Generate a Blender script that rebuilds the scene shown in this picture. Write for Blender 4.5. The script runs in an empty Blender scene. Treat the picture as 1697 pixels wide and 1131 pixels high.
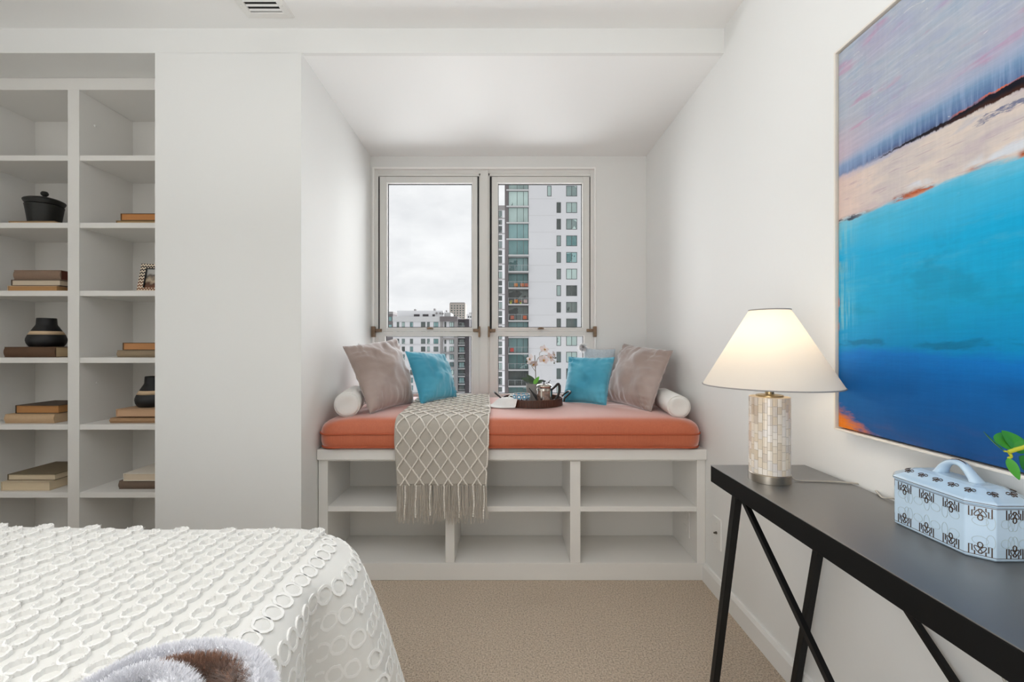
import bpy, bmesh, math, random
from mathutils import Vector, Matrix, noise as mnoise

random.seed(7)
C = bpy.context.scene.collection
SC = bpy.context.scene
PI = math.pi
F = 725.0                      # focal length in pixels of the 1697 px wide frame
VX, VY = 838.0, 569.0          # vanishing point of the depth direction
EYE = 1.127

# ------------------------------------------------------------------ camera, world, lights, exposure
cam = bpy.data.cameras.new('camera')
cam.sensor_fit = 'HORIZONTAL'; cam.sensor_width = 36.0
cam.lens = F * 36.0 / 1697.0
cam.shift_x = (848.5 - VX) / 1697.0
cam.shift_y = (VY - 565.5) / 1697.0
cam.clip_start = 0.02; cam.clip_end = 2000
camo = bpy.data.objects.new('camera', cam); C.objects.link(camo)
camo.location = (0, 0, EYE); camo.rotation_euler = (PI / 2, 0, 0)
SC.camera = camo
SC.view_settings.view_transform = 'Standard'
SC.view_settings.look = 'None'
SC.view_settings.gamma = 1.0
SC.view_settings.use_curve_mapping = False
SC.view_settings.exposure = 0.0
SC.cycles.diffuse_bounces = 7
SC.cycles.max_bounces = 12
SC.cycles.transparent_max_bounces = 16
SC.cycles.sample_clamp_indirect = 6.0

world = bpy.data.worlds.new('overcast_sky'); SC.world = world
world.use_nodes = True
wn = world.node_tree.nodes; wl = world.node_tree.links
wn.clear()
wo = wn.new('ShaderNodeOutputWorld'); wb = wn.new('ShaderNodeBackground')
wt = wn.new('ShaderNodeTexCoord'); wm = wn.new('ShaderNodeMapping'); wz = wn.new('ShaderNodeTexNoise'); wr = wn.new('ShaderNodeValToRGB')
wm.inputs['Scale'].default_value = (3.0, 3.0, 7.0)
wz.inputs['Scale'].default_value = 2.0; wz.inputs['Detail'].default_value = 5.0; wz.inputs['Roughness'].default_value = 0.55
wr.color_ramp.elements[0].position = 0.30; wr.color_ramp.elements[0].color = (0.64, 0.65, 0.67, 1)
wr.color_ramp.elements[1].position = 0.62; wr.color_ramp.elements[1].color = (0.775, 0.78, 0.79, 1)
wl.new(wt.outputs['Generated'], wm.inputs['Vector']); wl.new(wm.outputs['Vector'], wz.inputs['Vector'])
wl.new(wz.outputs['Fac'], wr.inputs['Fac']); wl.new(wr.outputs['Color'], wb.inputs['Color'])
wl.new(wb.outputs['Background'], wo.inputs['Surface'])
wb.inputs['Strength'].default_value = 1.27

def area(name, loc, rot, sx, sy, watts, col):
    d = bpy.data.lights.new(name, 'AREA'); d.shape = 'RECTANGLE'; d.size = sx; d.size_y = sy
    d.energy = watts; d.color = col
    o = bpy.data.objects.new(name, d); C.objects.link(o); o.location = loc; o.rotation_euler = rot
    return o
sun = bpy.data.lights.new('soft_sun', 'SUN'); sun.energy = 13.0; sun.angle = math.radians(150); sun.color = (0.97, 0.985, 1.0)
suno = bpy.data.objects.new('soft_sun', sun); C.objects.link(suno)
suno.rotation_euler = (math.radians(-88), 0, math.radians(0)); suno.location = (0, 60, 30)   # broad bright overcast in front of the window
area('uplight_fill', (-0.7, -0.15, 1.65), (PI, 0, 0), 2.2, 1.4, 30, (0.96, 0.98, 1.0))  # unseen area light facing up, added to brighten the ceilings
area('side_fill', (-3.36, -1.75, 1.25), (0, -PI / 2, 0), 1.5, 2.0, 20, (0.94, 0.975, 1.0))  # added area light on the left, brightens the right wall; no window there
area('fill_light', (-0.35, -0.28, 0.92), (0, -PI / 2, 0.06), 0.9, 0.9, 12, (0.97, 0.985, 1.0))

_c = area('bed_fill', (-0.95, 0.2, 2.47), (0, 0, 0), 1.4, 1.2, 6.2, (1.0, 0.985, 0.965)); _c.data.spread = math.radians(105)  # no fixture: unseen area light added to lift bed and carpet

# ------------------------------------------------------------------ helpers
def lin(c):
    return tuple(((v / 255.0) / 12.92 if v / 255.0 <= 0.04045 else ((v / 255.0 + 0.055) / 1.055) ** 2.4) for v in c) + (1.0,)

def at(px, py, Y):
    return Vector(((px - VX) / F * Y, Y, EYE - (py - VY) / F * Y))

def onz(px, py, Z):            # the point of the horizontal plane Z seen at a pixel
    Y = (EYE - Z) * F / (py - VY)
    return Vector(((px - VX) / F * Y, Y, Z))

class NT:
    def __init__(s, name):
        s.m = bpy.data.materials.new(name); s.m.use_nodes = True
        s.t = s.m.node_tree; s.n = s.t.nodes; s.n.clear()
        s.out = s.n.new('ShaderNodeOutputMaterial')
    def new(s, typ, **kw):
        nd = s.n.new('ShaderNode' + typ)
        for k, v in kw.items(): setattr(nd, k, v)
        return nd
    def link(s, a, b): s.t.links.new(a, b)
    def put(s, v, sock):
        if isinstance(v, bpy.types.NodeSocket): s.link(v, sock)
        else: sock.default_value = v
    def math(s, op, a, b=0.0, c=None, clamp=False):
        nd = s.new('Math', operation=op, use_clamp=clamp)
        s.put(a, nd.inputs[0]); s.put(b, nd.inputs[1])
        if c is not None: s.put(c, nd.inputs[2])
        return nd.outputs[0]
    def mix(s, f, a, b, blend='MIX'):
        nd = s.new('Mix', data_type='RGBA', blend_type=blend)
        s.put(f, nd.inputs['Factor']); s.put(a, nd.inputs['A']) if False else None
        ins = [i for i in nd.inputs if i.type == 'RGBA']
        s.put(a, ins[0]); s.put(b, ins[1])
        return [o for o in nd.outputs if o.type == 'RGBA'][0]
    def ramp(s, f, stops, interp='LINEAR'):
        nd = s.new('ValToRGB'); cr = nd.color_ramp; cr.interpolation = interp
        while len(cr.elements) < len(stops): cr.elements.new(0.5)
        for e, (p, c) in zip(cr.elements, stops):
            e.position = p; e.color = c if len(c) == 4 else tuple(c) + (1,)
        s.put(f, nd.inputs['Fac']); return nd.outputs['Color']
    def step(s, x, lo, hi):
        nd = s.new('MapRange', interpolation_type='SMOOTHSTEP')
        s.put(x, nd.inputs['Value']); nd.inputs['From Min'].default_value = lo; nd.inputs['From Max'].default_value = hi
        return nd.outputs['Result']
    def obj(s, scale=(1, 1, 1), rot=(0, 0, 0), which='Object'):
        tc = s.new('TexCoord'); mp = s.new('Mapping'); mp.inputs['Scale'].default_value = scale; mp.inputs['Rotation'].default_value = rot
        s.link(tc.outputs[which], mp.inputs['Vector']); return mp.outputs['Vector']
    def noise(s, vec, scale, detail=3.0, rough=0.5, dist=0.0):
        nd = s.new('TexNoise'); s.link(vec, nd.inputs['Vector'])
        nd.inputs['Scale'].default_value = scale; nd.inputs['Detail'].default_value = detail
        nd.inputs['Roughness'].default_value = rough; nd.inputs['Distortion'].default_value = dist
        return nd.outputs['Fac']
    def bump(s, h, strength, dist=0.002):
        nd = s.new('Bump'); s.put(h, nd.inputs['Height']); nd.inputs['Strength'].default_value = strength; nd.inputs['Distance'].default_value = dist
        return nd.outputs['Normal']
    def pbr(s, color, rough=0.6, metal=0.0, normal=None, sheen=0.0, sheen_tint=None, spec=0.5, coat=0.0):
        b = s.new('BsdfPrincipled')
        s.put(color, b.inputs['Base Color']); s.put(rough, b.inputs['Roughness']); s.put(metal, b.inputs['Metallic'])
        b.inputs['Specular IOR Level'].default_value = spec
        b.inputs['Sheen Weight'].default_value = sheen
        if sheen_tint: b.inputs['Sheen Tint'].default_value = sheen_tint
        b.inputs['Sheen Roughness'].default_value = 0.4
        b.inputs['Coat Weight'].default_value = coat
        if normal is not None: s.link(normal, b.inputs['Normal'])
        s.link(b.outputs[0], s.out.inputs['Surface']); return b

def plain(name, rgb, rough=0.6, metal=0.0, var=0.06, scale=30.0, bump=0.0, sheen=0.0, spec=0.5, coat=0.0, stretch=(1, 1, 1)):
    t = NT(name); v = t.obj(stretch); c = lin(rgb)
    f = t.noise(v, scale, 3.0)
    col = t.mix(f, tuple(min(1, x * (1 - var)) for x in c[:3]) + (1,), tuple(min(1, x * (1 + var)) for x in c[:3]) + (1,))
    nrm = t.bump(f, bump) if bump else None
    t.pbr(col, rough, metal, nrm, sheen, None, spec, coat)
    return t.m

class MB:
    """collects faces in world coordinates, then builds one mesh object"""
    def __init__(s): s.v = []; s.f = []; s.mi = []; s.cur = 0
    def add(s, verts, faces):
        b = len(s.v); s.v += [tuple(p) for p in verts]
        s.f += [tuple(i + b for i in f) for f in faces]; s.mi += [s.cur] * len(faces)
    def box(s, x0, x1, y0, y1, z0, z1, M=None):
        vs = [Vector((x, y, z)) for z in (z0, z1) for y in (y0, y1) for x in (x0, x1)]
        if M is not None: vs = [M @ p for p in vs]
        s.add(vs, [(0, 2, 3, 1), (4, 5, 7, 6), (0, 1, 5, 4), (2, 6, 7, 3), (0, 4, 6, 2), (1, 3, 7, 5)])
    def prism(s, pts, z0, z1):
        n = len(pts)
        s.add([(x, y, z0) for x, y in pts] + [(x, y, z1) for x, y in pts],
              [tuple(range(n - 1, -1, -1)), tuple(range(n, 2 * n))] + [(i, (i + 1) % n, n + (i + 1) % n, n + i) for i in range(n)])
    def loops(s, rings, cap0=True, cap1=True, closed=True):
        n = len(rings[0]); vs = [p for r in rings for p in r]; fs = []
        for k in range(len(rings) - 1):
            for i in range(n if closed else n - 1):
                j = (i + 1) % n
                fs.append((k * n + i, k * n + j, (k + 1) * n + j, (k + 1) * n + i))
        if cap0: fs.append(tuple(range(n - 1, -1, -1)))
        if cap1: fs.append(tuple(range((len(rings) - 1) * n, len(rings) * n)))
        s.add(vs, fs)
    def lathe(s, prof, cx=0, cy=0, n=32, cap0=True, cap1=True, M=None):
        R = []
        for r, z in prof:
            ring = [Vector((cx + r * math.cos(2 * PI * i / n), cy + r * math.sin(2 * PI * i / n), z)) for i in range(n)]
            R.append([M @ p for p in ring] if M is not None else ring)
        s.loops(R, cap0, cap1)
    def tube(s, path, rad, n=8, closed=False):
        P = [Vector(p) for p in path]; m = len(P); R = []
        rr = rad if isinstance(rad, (list, tuple)) else [rad] * m
        up = Vector((0, 0, 1)); prev = None
        for i in range(m):
            if closed: d = (P[(i + 1) % m] - P[i - 1])
            else: d = P[min(i + 1, m - 1)] - P[max(i - 1, 0)]
            d.normalize()
            if prev is None:
                a = up if abs(d.z) < 0.9 else Vector((1, 0, 0)); x = d.cross(a).normalized()
            else:
                x = (prev - d * prev.dot(d)).normalized()
            prev = x; y = d.cross(x)
            R.append([P[i] + (x * math.cos(2 * PI * k / n) + y * math.sin(2 * PI * k / n)) * rr[i] for k in range(n)])
        if closed: s.loops(R + [R[0]], False, False)
        else: s.loops(R)
    def bar(s, a, b, w, h=None, side=Vector((1, 0, 0))):
        a = Vector(a); b = Vector(b); h = h or w; d = (b - a).normalized()
        x = (side - d * side.dot(d)).normalized(); y = d.cross(x)
        R = [[p + x * sx * w / 2 + y * sy * h / 2 for sx, sy in ((-1, -1), (1, -1), (1, 1), (-1, 1))] for p in (a, b)]
        s.loops(R)
    def grid(s, fn, nu, nv):
        vs = [fn(i / nu, j / nv) for j in range(nv + 1) for i in range(nu + 1)]
        s.add(vs, [(j * (nu + 1) + i, j * (nu + 1) + i + 1, (j + 1) * (nu + 1) + i + 1, (j + 1) * (nu + 1) + i) for j in range(nv) for i in range(nu)])
    def sphere(s, c, r, n=14, m=8, sq=(1, 1, 1), M=None):
        R = []
        for k in range(1, m):
            a = PI * k / m
            R.append([Vector((math.sin(a) * math.cos(2 * PI * i / n) * r * sq[0], math.sin(a) * math.sin(2 * PI * i / n) * r * sq[1], -math.cos(a) * r * sq[2])) for i in range(n)])
        R = [[(M @ p if M is not None else p) + Vector(c) for p in ring] for ring in R]
        s.loops(R)
    def data(s, name, mats, smooth=False, off=None):
        me = bpy.data.meshes.new(name)
        vs = s.v if off is None else [(x - off[0], y - off[1], z - off[2]) for x, y, z in s.v]
        me.from_pydata(vs, [], s.f)
        bm = bmesh.new(); bm.from_mesh(me); bmesh.ops.recalc_face_normals(bm, faces=bm.faces); bm.to_mesh(me); bm.free()
        for m in (mats if isinstance(mats, (list, tuple)) else [mats]): me.materials.append(m)
        if isinstance(mats, (list, tuple)): me.polygons.foreach_set('material_index', s.mi)
        if smooth: me.polygons.foreach_set('use_smooth', [True] * len(me.polygons))
        me.update(); return me
    def build(s, name, mats, parent=None, smooth=False, bevel=0.0, origin=None, local=False, auto=None, seg=2):
        off = None
        if parent is not None and not local:
            off = wloc(parent)
        elif origin is not None: off = Vector(origin)
        me = s.data(name, mats, smooth, off)
        o = bpy.data.objects.new(name, me); C.objects.link(o)
        if parent is not None: o.parent = parent
        elif origin is not None: o.location = origin
        if bevel:
            b = o.modifiers.new('bevel', 'BEVEL'); b.width = bevel; b.segments = seg; b.limit_method = 'ANGLE'; b.angle_limit = math.radians(35)
        if auto: me.set_sharp_from_angle(angle=math.radians(auto))
        return o

def wloc(o):
    p = Vector(o.location)
    while o.parent is not None:
        o = o.parent; p += Vector(o.location)
    return p

def tag(o, label, cat, group=None, kind=None):
    o['label'] = label; o['category'] = cat
    if group: o['group'] = group
    if kind: o['kind'] = kind
    return o
def thing(name, label, cat, loc, group=None, rotz=0.0):
    o = bpy.data.objects.new(name, None); C.objects.link(o); o.empty_display_size = 0.05
    o.location = loc; o.rotation_euler = (0, 0, rotz)
    return tag(o, label, cat, group)
def struct(o):
    o['kind'] = 'structure'; return o
def inst(src, parent=None, mat=None):
    c = src.copy(); C.objects.link(c)
    if parent is not None: c.parent = parent
    if mat is not None: c.matrix_local = mat
    return c
def bez(pts, n=16):
    """Catmull-Rom through points"""
    P = [Vector(p) for p in pts]; P = [2 * P[0] - P[1]] + P + [2 * P[-1] - P[-2]]; out = []
    for i in range(1, len(P) - 2):
        for k in range(n):
            t = k / n; a, b, c, d = P[i - 1], P[i], P[i + 1], P[i + 2]
            out.append(0.5 * ((2 * b) + (c - a) * t + (2 * a - 5 * b + 4 * c - d) * t * t + (3 * b - a - 3 * c + d) * t ** 3))
    out.append(P[-2]); return out
def sm(x, a, b):
    t = min(1, max(0, (x - a) / (b - a))); return t * t * (3 - 2 * t)
# ------------------------------------------------------------------ shared materials
def wall_paint(name, rgb):
    t = NT(name); v = t.obj(); f = t.noise(v, 260, 4, 0.6)
    col = t.mix(t.noise(v, 1.5, 2), lin(tuple(x - 2 for x in rgb)), lin(rgb))
    t.pbr(col, 0.62, 0, t.bump(f, 0.10, 0.0015), spec=0.3); return t.m
M_WALL = wall_paint('warm_white_wall_paint', (230, 230, 228))
M_CEIL = wall_paint('white_ceiling_paint', (240, 240, 239))
M_TRIM = plain('white_satin_trim_paint', (231, 230, 227), 0.35, var=0.015, scale=8)
M_BLACK = plain('black_gasket', (22, 22, 24), 0.6)
def carpet():
    t = NT('beige_cut_pile_carpet'); v = t.obj()
    f = t.noise(v, 170, 4, 0.75); g = t.noise(v, 90, 3, 0.6); h = t.noise(v, 3.0, 2)
    col = t.ramp(f, [(0.34, lin((140, 117, 90))), (0.5, lin((224, 202, 176))), (0.66, lin((252, 238, 220)))])
    col = t.mix(t.math('MULTIPLY', h, 0.3), col, lin((210, 188, 162)))
    hh = t.math('ADD', f, g)
    t.pbr(col, 0.95, 0, t.bump(hh, 1.0, 0.010), sheen=0.3, spec=0.1); return t.m
M_CARPET = carpet()

# ------------------------------------------------------------------ room shell
W = 1.90; BX = 2.95; XL = -3.4; XR = 0.9487; YR = -2.8; CZ = 2.495; HZ = 2.39
b = MB(); b.box(XL, XR + 0.1, YR, 3.05, -0.06, 0); struct(b.build('floor', M_CARPET))
b = MB(); b.box(XL - .1, XR + 0.1, YR - .1, W + .1, CZ, CZ + 0.1); struct(b.build('ceiling', M_CEIL))
b = MB(); b.box(-1.5, XR + .05, W + .02, BX + .13, 2.388, 2.46); struct(b.build('ceiling', M_CEIL))
b = MB()
b.prism([(XL, W), (-2.62, W), (-2.62, 2.45), (XL, 2.45)], 0, HZ)
b.prism([(-1.523, W), (-0.888, W), (-0.911, BX), (-0.911, BX + .13), (-1.523, BX + .13)], 0, 2.3885)
b.box(XL, XR + .05, W, W + .02, 2.388, CZ)
b.box(-2.7, -1.45, W + .02, 2.45, HZ, HZ + .05)
struct(b.build('wall_front', M_WALL))
b = MB(); b.box(-2.62, -1.523, 2.41, 2.45, 0, HZ); struct(b.build('wall_recess_back', M_WALL))
b = MB(); b.box(XR, XR + .1, YR, BX + .13, 0, CZ + .05); struct(b.build('wall_right', M_WALL))
b = MB(); b.box(XL - .1, XL, YR, W, 0, CZ); struct(b.build('wall_left', M_WALL))
b = MB(); b.box(XL - .1, XR + .1, YR - .1, YR, 0, CZ); struct(b.build('wall_rear', M_WALL))
SX = BX / F
WX0, WX1 = (617 - VX) * SX, (988 - VX) * SX
WZ0, WZ1 = 0.70, EYE + (VY - 277) * SX
b = MB()
b.box(-0.911, WX0, BX, BX + .13, 0, 2.44); b.box(WX1, XR, BX, BX + .13, 0, 2.44)
b.box(WX0, WX1, BX, BX + .13, WZ1, 2.44); b.box(WX0, WX1, BX, BX + .13, 0, WZ0)
struct(b.build('wall_alcove_back', M_WALL))
b = MB()   # baseboard of the right wall, small eased top
yy0, yy1 = YR, 2.074
prof = [(XR, 0.0), (XR - .016, 0.0), (XR - .016, 0.070), (XR - .010, 0.084), (XR, 0.084)]
b.loops([[(x, yy0, z) for x, z in prof], [(x, yy1, z) for x, z in prof]]); struct(b.build('baseboard_right', M_TRIM))
b = MB(); prof = [(W, 0.0), (W - .016, 0.0), (W - .016, 0.070), (W - .010, 0.084), (W, 0.084)]
b.loops([[(-1.523, y, z) for y, z in prof], [(-0.888, y, z) for y, z in prof]]); struct(b.build('baseboard_front', M_TRIM))

# ------------------------------------------------------------------ window
M_FRAME = plain('painted_window_metal', (224, 223, 219), 0.45, var=0.02, scale=12)
M_FRAMEW = plain('white_window_bead', (244, 243, 240), 0.4, var=0.01)
M_BRASS = plain('worn_bronze_hardware', (134, 112, 92), 0.4, 0.6, var=0.3, scale=60)
def pane_mat():
    t = NT('clear_window_glass'); lw = t.new('Fresnel'); lw.inputs['IOR'].default_value = 1.3
    tr = t.new('BsdfTransparent'); tr.inputs['Color'].default_value = (0.985, 0.99, 0.99, 1)
    gl = t.new('BsdfGlossy'); gl.inputs['Roughness'].default_value = 0.02
    mx = t.new('MixShader'); t.link(lw.outputs[0], mx.inputs[0]); t.link(tr.outputs[0], mx.inputs[1]); t.link(gl.outputs[0], mx.inputs[2])
    t.link(mx.outputs[0], t.out.inputs['Surface']); return t.m
M_PANE = pane_mat()
FY = 2.965; S2 = FY / F
def X2(px): return (px - VX) * S2
def Z2(py): return EYE + (VY - py) * S2
win = bpy.data.objects.new('window_1', None); C.objects.link(win); win.location = (0, FY, WZ0); struct(win)
def ringbox(b, x0, x1, z0, z1, w, y0, y1, wb=None):
    wb = w if wb is None else wb
    b.box(x0, x0 + w, y0, y1, z0, z1); b.box(x1 - w, x1, y0, y1, z0, z1)
    b.box(x0 + w, x1 - w, y0, y1, z1 - w, z1); b.box(x0 + w, x1 - w, y0, y1, z0, z0 + wb)
b = MB(); ringbox(b, WX0 + .001, WX1 - .001, WZ0 + .001, WZ1 - .001, X2(626) - X2(617.5), FY, 3.07, 0.03); b.box(X2(626), X2(980.3), FY + .004, 3.06, Z2(291.5), WZ1 - .02); b.build('window_frame', M_FRAME, win, bevel=0.002)
b = MB(); ringbox(b, WX0 + .0015, WX1 - .0015, WZ0 + .002, WZ1 - .0015, 0.012, FY - .022, FY - .001); b.build('window_bead', M_FRAMEW, win, bevel=0.002)
b = MB(); b.box(X2(796), X2(809), FY - .006, 3.07, WZ0 + .03, Z2(283)); b.box(X2(793.5), X2(796), FY + .004, 3.07, WZ0 + .03, Z2(283)); b.box(X2(809), X2(811.5), FY + .004, 3.07, WZ0 + .03, Z2(283))
b.build('mullion', M_FRAME, win, bevel=0.001)
for (xs0, xs1, g0, g1, lg0, lg1) in ((627.6, 792.3, 640.2, 783.6, 637, 782.6), (813.8, 978.4, 823.8, 966.6, 823.8, 969)):
    b = MB(); b.box(X2(xs0 - 2.2), X2(xs1 + 2.2), FY + .045, FY + .06, Z2(551), Z2(290)); ga = b
    # gasket seen as a dark gap round the upper sash
    b = MB(); ringbox(b, X2(xs0 - 2.4), X2(xs1 + 2.2), Z2(549), Z2(290), 0.018, FY + .03, FY + .05); b.build('gasket', M_BLACK, win)
    for xa, xb in ((xs0 - 1.6, xs0 + .9), (xs1 - .9, xs1 + 1.6)):
        b = MB(); b.box(X2(xa), X2(xb), FY + .0035, FY + .03, Z2(545), Z2(293)); b.build('shadow_gap_seal', M_BLACK, win)
    x0, x1 = X2(xs0 + 1.0), X2(xs1 - 1.0); z1 = Z2(292.3); z0 = Z2(549.3); y0, y1 = FY + .006, FY + .05
    b = MB()
    b.box(x0, X2(g0), y0, y1, z0, z1); b.box(X2(g1), x1, y0, y1, z0, z1)
    b.box(X2(g0), X2(g1), y0, y1, Z2(302), z1); b.box(X2(g0), X2(g1), y0, y1, z0, Z2(544.5))
    sash = b.build('sash', M_FRAME, win, bevel=0.002)
    b = MB(); ringbox(b, X2(g0), X2(g1), Z2(544.5), Z2(302), 0.006, y0 - .003, y0 + .02); b.build('glazing_bead', M_FRAMEW, sash)
    b = MB(); b.box(X2(g0) + .004, X2(g1) - .004, FY + .03, FY + .034, Z2(544), Z2(302.5)); b.build('pane', M_PANE, sash)
    b = MB(); ringbox(b, X2(g0) + .006, X2(g1) - .006, Z2(543), Z2(303.4), 0.004, FY + .022, FY + .03); b.build('glazing_gasket', M_BLACK, sash)
    # fixed light below
    z1 = Z2(549.8); z0 = WZ0 + .03
    b = MB(); b.box(x0 - .013, X2(lg0), y0, y1, z0, z1); b.box(X2(lg1), x1 + .012, y0, y1, z0, z1)
    b.box(X2(lg0), X2(lg1), y0, y1, Z2(556), z1); b.box(X2(lg0), X2(lg1), y0, y1, z0, Z2(654.5))
    fx = b.build('fixed_light', M_FRAME, win, bevel=0.002)
    b = MB(); ringbox(b, X2(lg0), X2(lg1), Z2(654.5), Z2(556), 0.006, y0 - .003, y0 + .02); b.build('glazing_bead', M_FRAMEW, fx)
    b = MB(); b.box(X2(lg0) + .004, X2(lg1) - .004, FY + .03, FY + .034, Z2(654), Z2(556.5)); b.build('pane', M_PANE, fx)
    b = MB(); ringbox(b, X2(lg0) + .006, X2(lg1) - .006, Z2(653), Z2(557.2), 0.004, FY + .022, FY + .03); b.build('glazing_gasket', M_BLACK, fx)
    cx = (g0 + g1) / 2 + 1
    b = MB(); b.box(X2(cx - 5), X2(cx + 5), FY - .012, FY + .008, Z2(546), Z2(543.6)); b.box(X2(cx - 3), X2(cx + 3), FY - .018, FY - .01, Z2(545.5), Z2(542.6)); b.build('latch', M_BRASS, win, bevel=0.002)
for (xv, wv, xa0, xa1) in ((620, 6, 622, 633), (794.5, 3, 784, 794), (810.2, 3, 811, 821), (985, 5, 972, 984)):
    b = MB(); b.box(X2(xv - wv / 2), X2(xv + wv / 2), FY - .03, FY + .004, Z2(559), Z2(541.5)); b.box(X2(xa0), X2(xa1), FY - .014, FY + .005, Z2(550.5), Z2(545.5))
    b.build('hinge_bracket', M_BRASS, win, bevel=0.002)

# ------------------------------------------------------------------ ceiling vent
vx0, vx1, vy0, vy1 = -1.082, -0.884, 1.50, 1.835
vt = thing('ceiling_vent', 'white slotted air vent set in the ceiling', 'vent', ((vx0 + vx1) / 2, (vy0 + vy1) / 2, CZ))
b = MB(); w = 0.034
ringv = [(0.0, CZ), (0.004, CZ - .006), (w - .004, CZ - .008), (w, CZ - .006), (w, CZ)]
R = []
for d, z in ringv: R.append([(vx0 + d, vy0 + d, z), (vx1 - d, vy0 + d, z), (vx1 - d, vy1 - d, z), (vx0 + d, vy1 - d, z)])
b.loops(R, False, False); b.build('frame', M_TRIM, vt)
b = MB(); b.box(vx0 + w, vx1 - w, vy0 + w, vy1 - w, CZ - .001, CZ + .0005); b.build('duct', plain('dark_duct', (30, 28, 26), 0.8), vt)
n = 11
for i in range(n):
    y = vy0 + w + (vy1 - vy0 - 2 * w) * (i + 0.5) / n
    b = MB(); b.bar((vx0 + w, y, CZ - .0045), (vx1 - w, y, CZ - .0045), 0.0012, 0.008, Vector((0, .8, .6))); b.build('slat', M_TRIM, vt)
for sx in (vx0 + w / 2, vx1 - w / 2):
    b = MB(); b.sphere((sx, 1.765, CZ - .008), 0.004, 10, 6, (1, 1, .5)); b.build('screw', M_FRAME, vt)

# ------------------------------------------------------------------ wall plates
pl = thing('cable_socket_plate', 'white cable socket plate low on the right wall beside the black table leg', 'socket', (XR, 1.957, 0.22))
b = MB(); b.box(XR - .005, XR + .002, 1.921, 1.994, 0.21, 0.346); b.build('plate', M_TRIM, pl, bevel=0.003)
b = MB(); b.lathe([(0.006, 0), (0.006, .006), (0.004, .006), (0.004, .014), (0.002, .014)], n=12, M=Matrix.Translation((XR - .004, 1.957, .278)) @ Matrix.Rotation(-PI / 2, 4, 'Y')); b.build('connector', plain('nickel', (110, 104, 96), 0.3, 0.9), pl, auto=40)
for z in (.236, .32):
    b = MB(); b.sphere((XR - .005, 1.957, z), .0035, 10, 6, (.4, 1, 1)); b.build('screw', M_FRAME, pl)
# ------------------------------------------------------------------ window bench
M_CAB = plain('white_cabinet_paint', (226, 224, 220), 0.42, var=0.015, scale=6)
BF = 2.075
bench = thing('window_bench', 'built-in white window seat with open cubbies under the orange cushion', 'bench', (0, BF + .4, 0))
def bx(name, x0, x1, y0, y1, z0, z1, parent, bev=0.0015, m=None):
    q = MB(); q.box(x0, x1, y0, y1, z0, z1); return q.build(name, m or M_CAB, parent, bevel=bev)
bx('seat_top', -0.889, XR - .001, BF - .017, BX - .001, .576, .626, bench, .003)
bx('side_panel', -0.888, -0.844, BF, 2.375, .083, .575, bench)
bx('side_panel', .907, XR - .001, BF, 2.375, .083, .575, bench)
bx('top_rail', -0.844, .907, BF + .003, BF + .03, .566, .575, bench)
bx('base', -0.888, XR - .001, BF - .001, 2.375, 0.001, .083, bench)
bx('back_panel', -0.888, XR - .001, 2.375, 2.39, .001, .575, bench)
bx('divider', -.286, -.243, BF + .001, 2.374, .084, .566, bench)
bx('divider', .306, .355, BF + .001, 2.374, .084, .566, bench)
for x0, x1 in ((-.844, -.286), (-.243, .306), (.355, .907)):
    bx('shelf', x0, x1, BF + .002, 2.374, .326, .351, bench)
op = thing('outlet_plate', 'white outlet plate on the side inside the lower right bench cubby', 'outlet', (.907, 2.2, .19))
bx('plate', .901, .9065, 2.15, 2.245, .165, .295, op, .003)
for z in (.20, .26): bx('socket', .899, .902, 2.178, 2.217, z - .016, z + .016, op, .003)

# ------------------------------------------------------------------ bookcase
KF = 2.08; KB = 2.38
case = thing('bookcase', 'tall built-in white bookcase recessed in the wall left of the window', 'bookcase', (-2.05, KF + .15, 0))
KX = [(-2.615, -2.56), (-2.083, -2.028), (-1.55, -1.524)]
for x0, x1 in KX: bx('upright', x0, x1, KF, KB, .0, 2.332, case)
bx('top_rail', -2.615, -1.524, KF, KB, 2.332, 2.389, case)
bx('back_panel', -2.615, -1.524, KB, KB + .012, .0, 2.389, case)
bx('base', -2.56, -2.083, KF + .002, KB, 0.001, .09, case); bx('base', -2.028, -1.55, KF + .002, KB, 0.001, .09, case)
SZ = [2.022, 1.701, 1.377, 1.058, .740, .4155]
for z in SZ:
    bx('shelf', -2.56, -2.083, KF + .003, KB, z - .026, z, case); bx('shelf', -2.028, -1.55, KF + .003, KB, z - .026, z, case)
for (yy, z) in ((2.16, 2.20), (2.17, .93)):
    q = MB(); q.lathe([(0.006, 0), (0.006, .003), (.003, .004)], n=10, M=Matrix.Translation((-2.028, yy, z)) @ Matrix.Rotation(PI / 2, 4, 'Y')); q.build('shelf_pin', M_TRIM, case)

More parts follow.
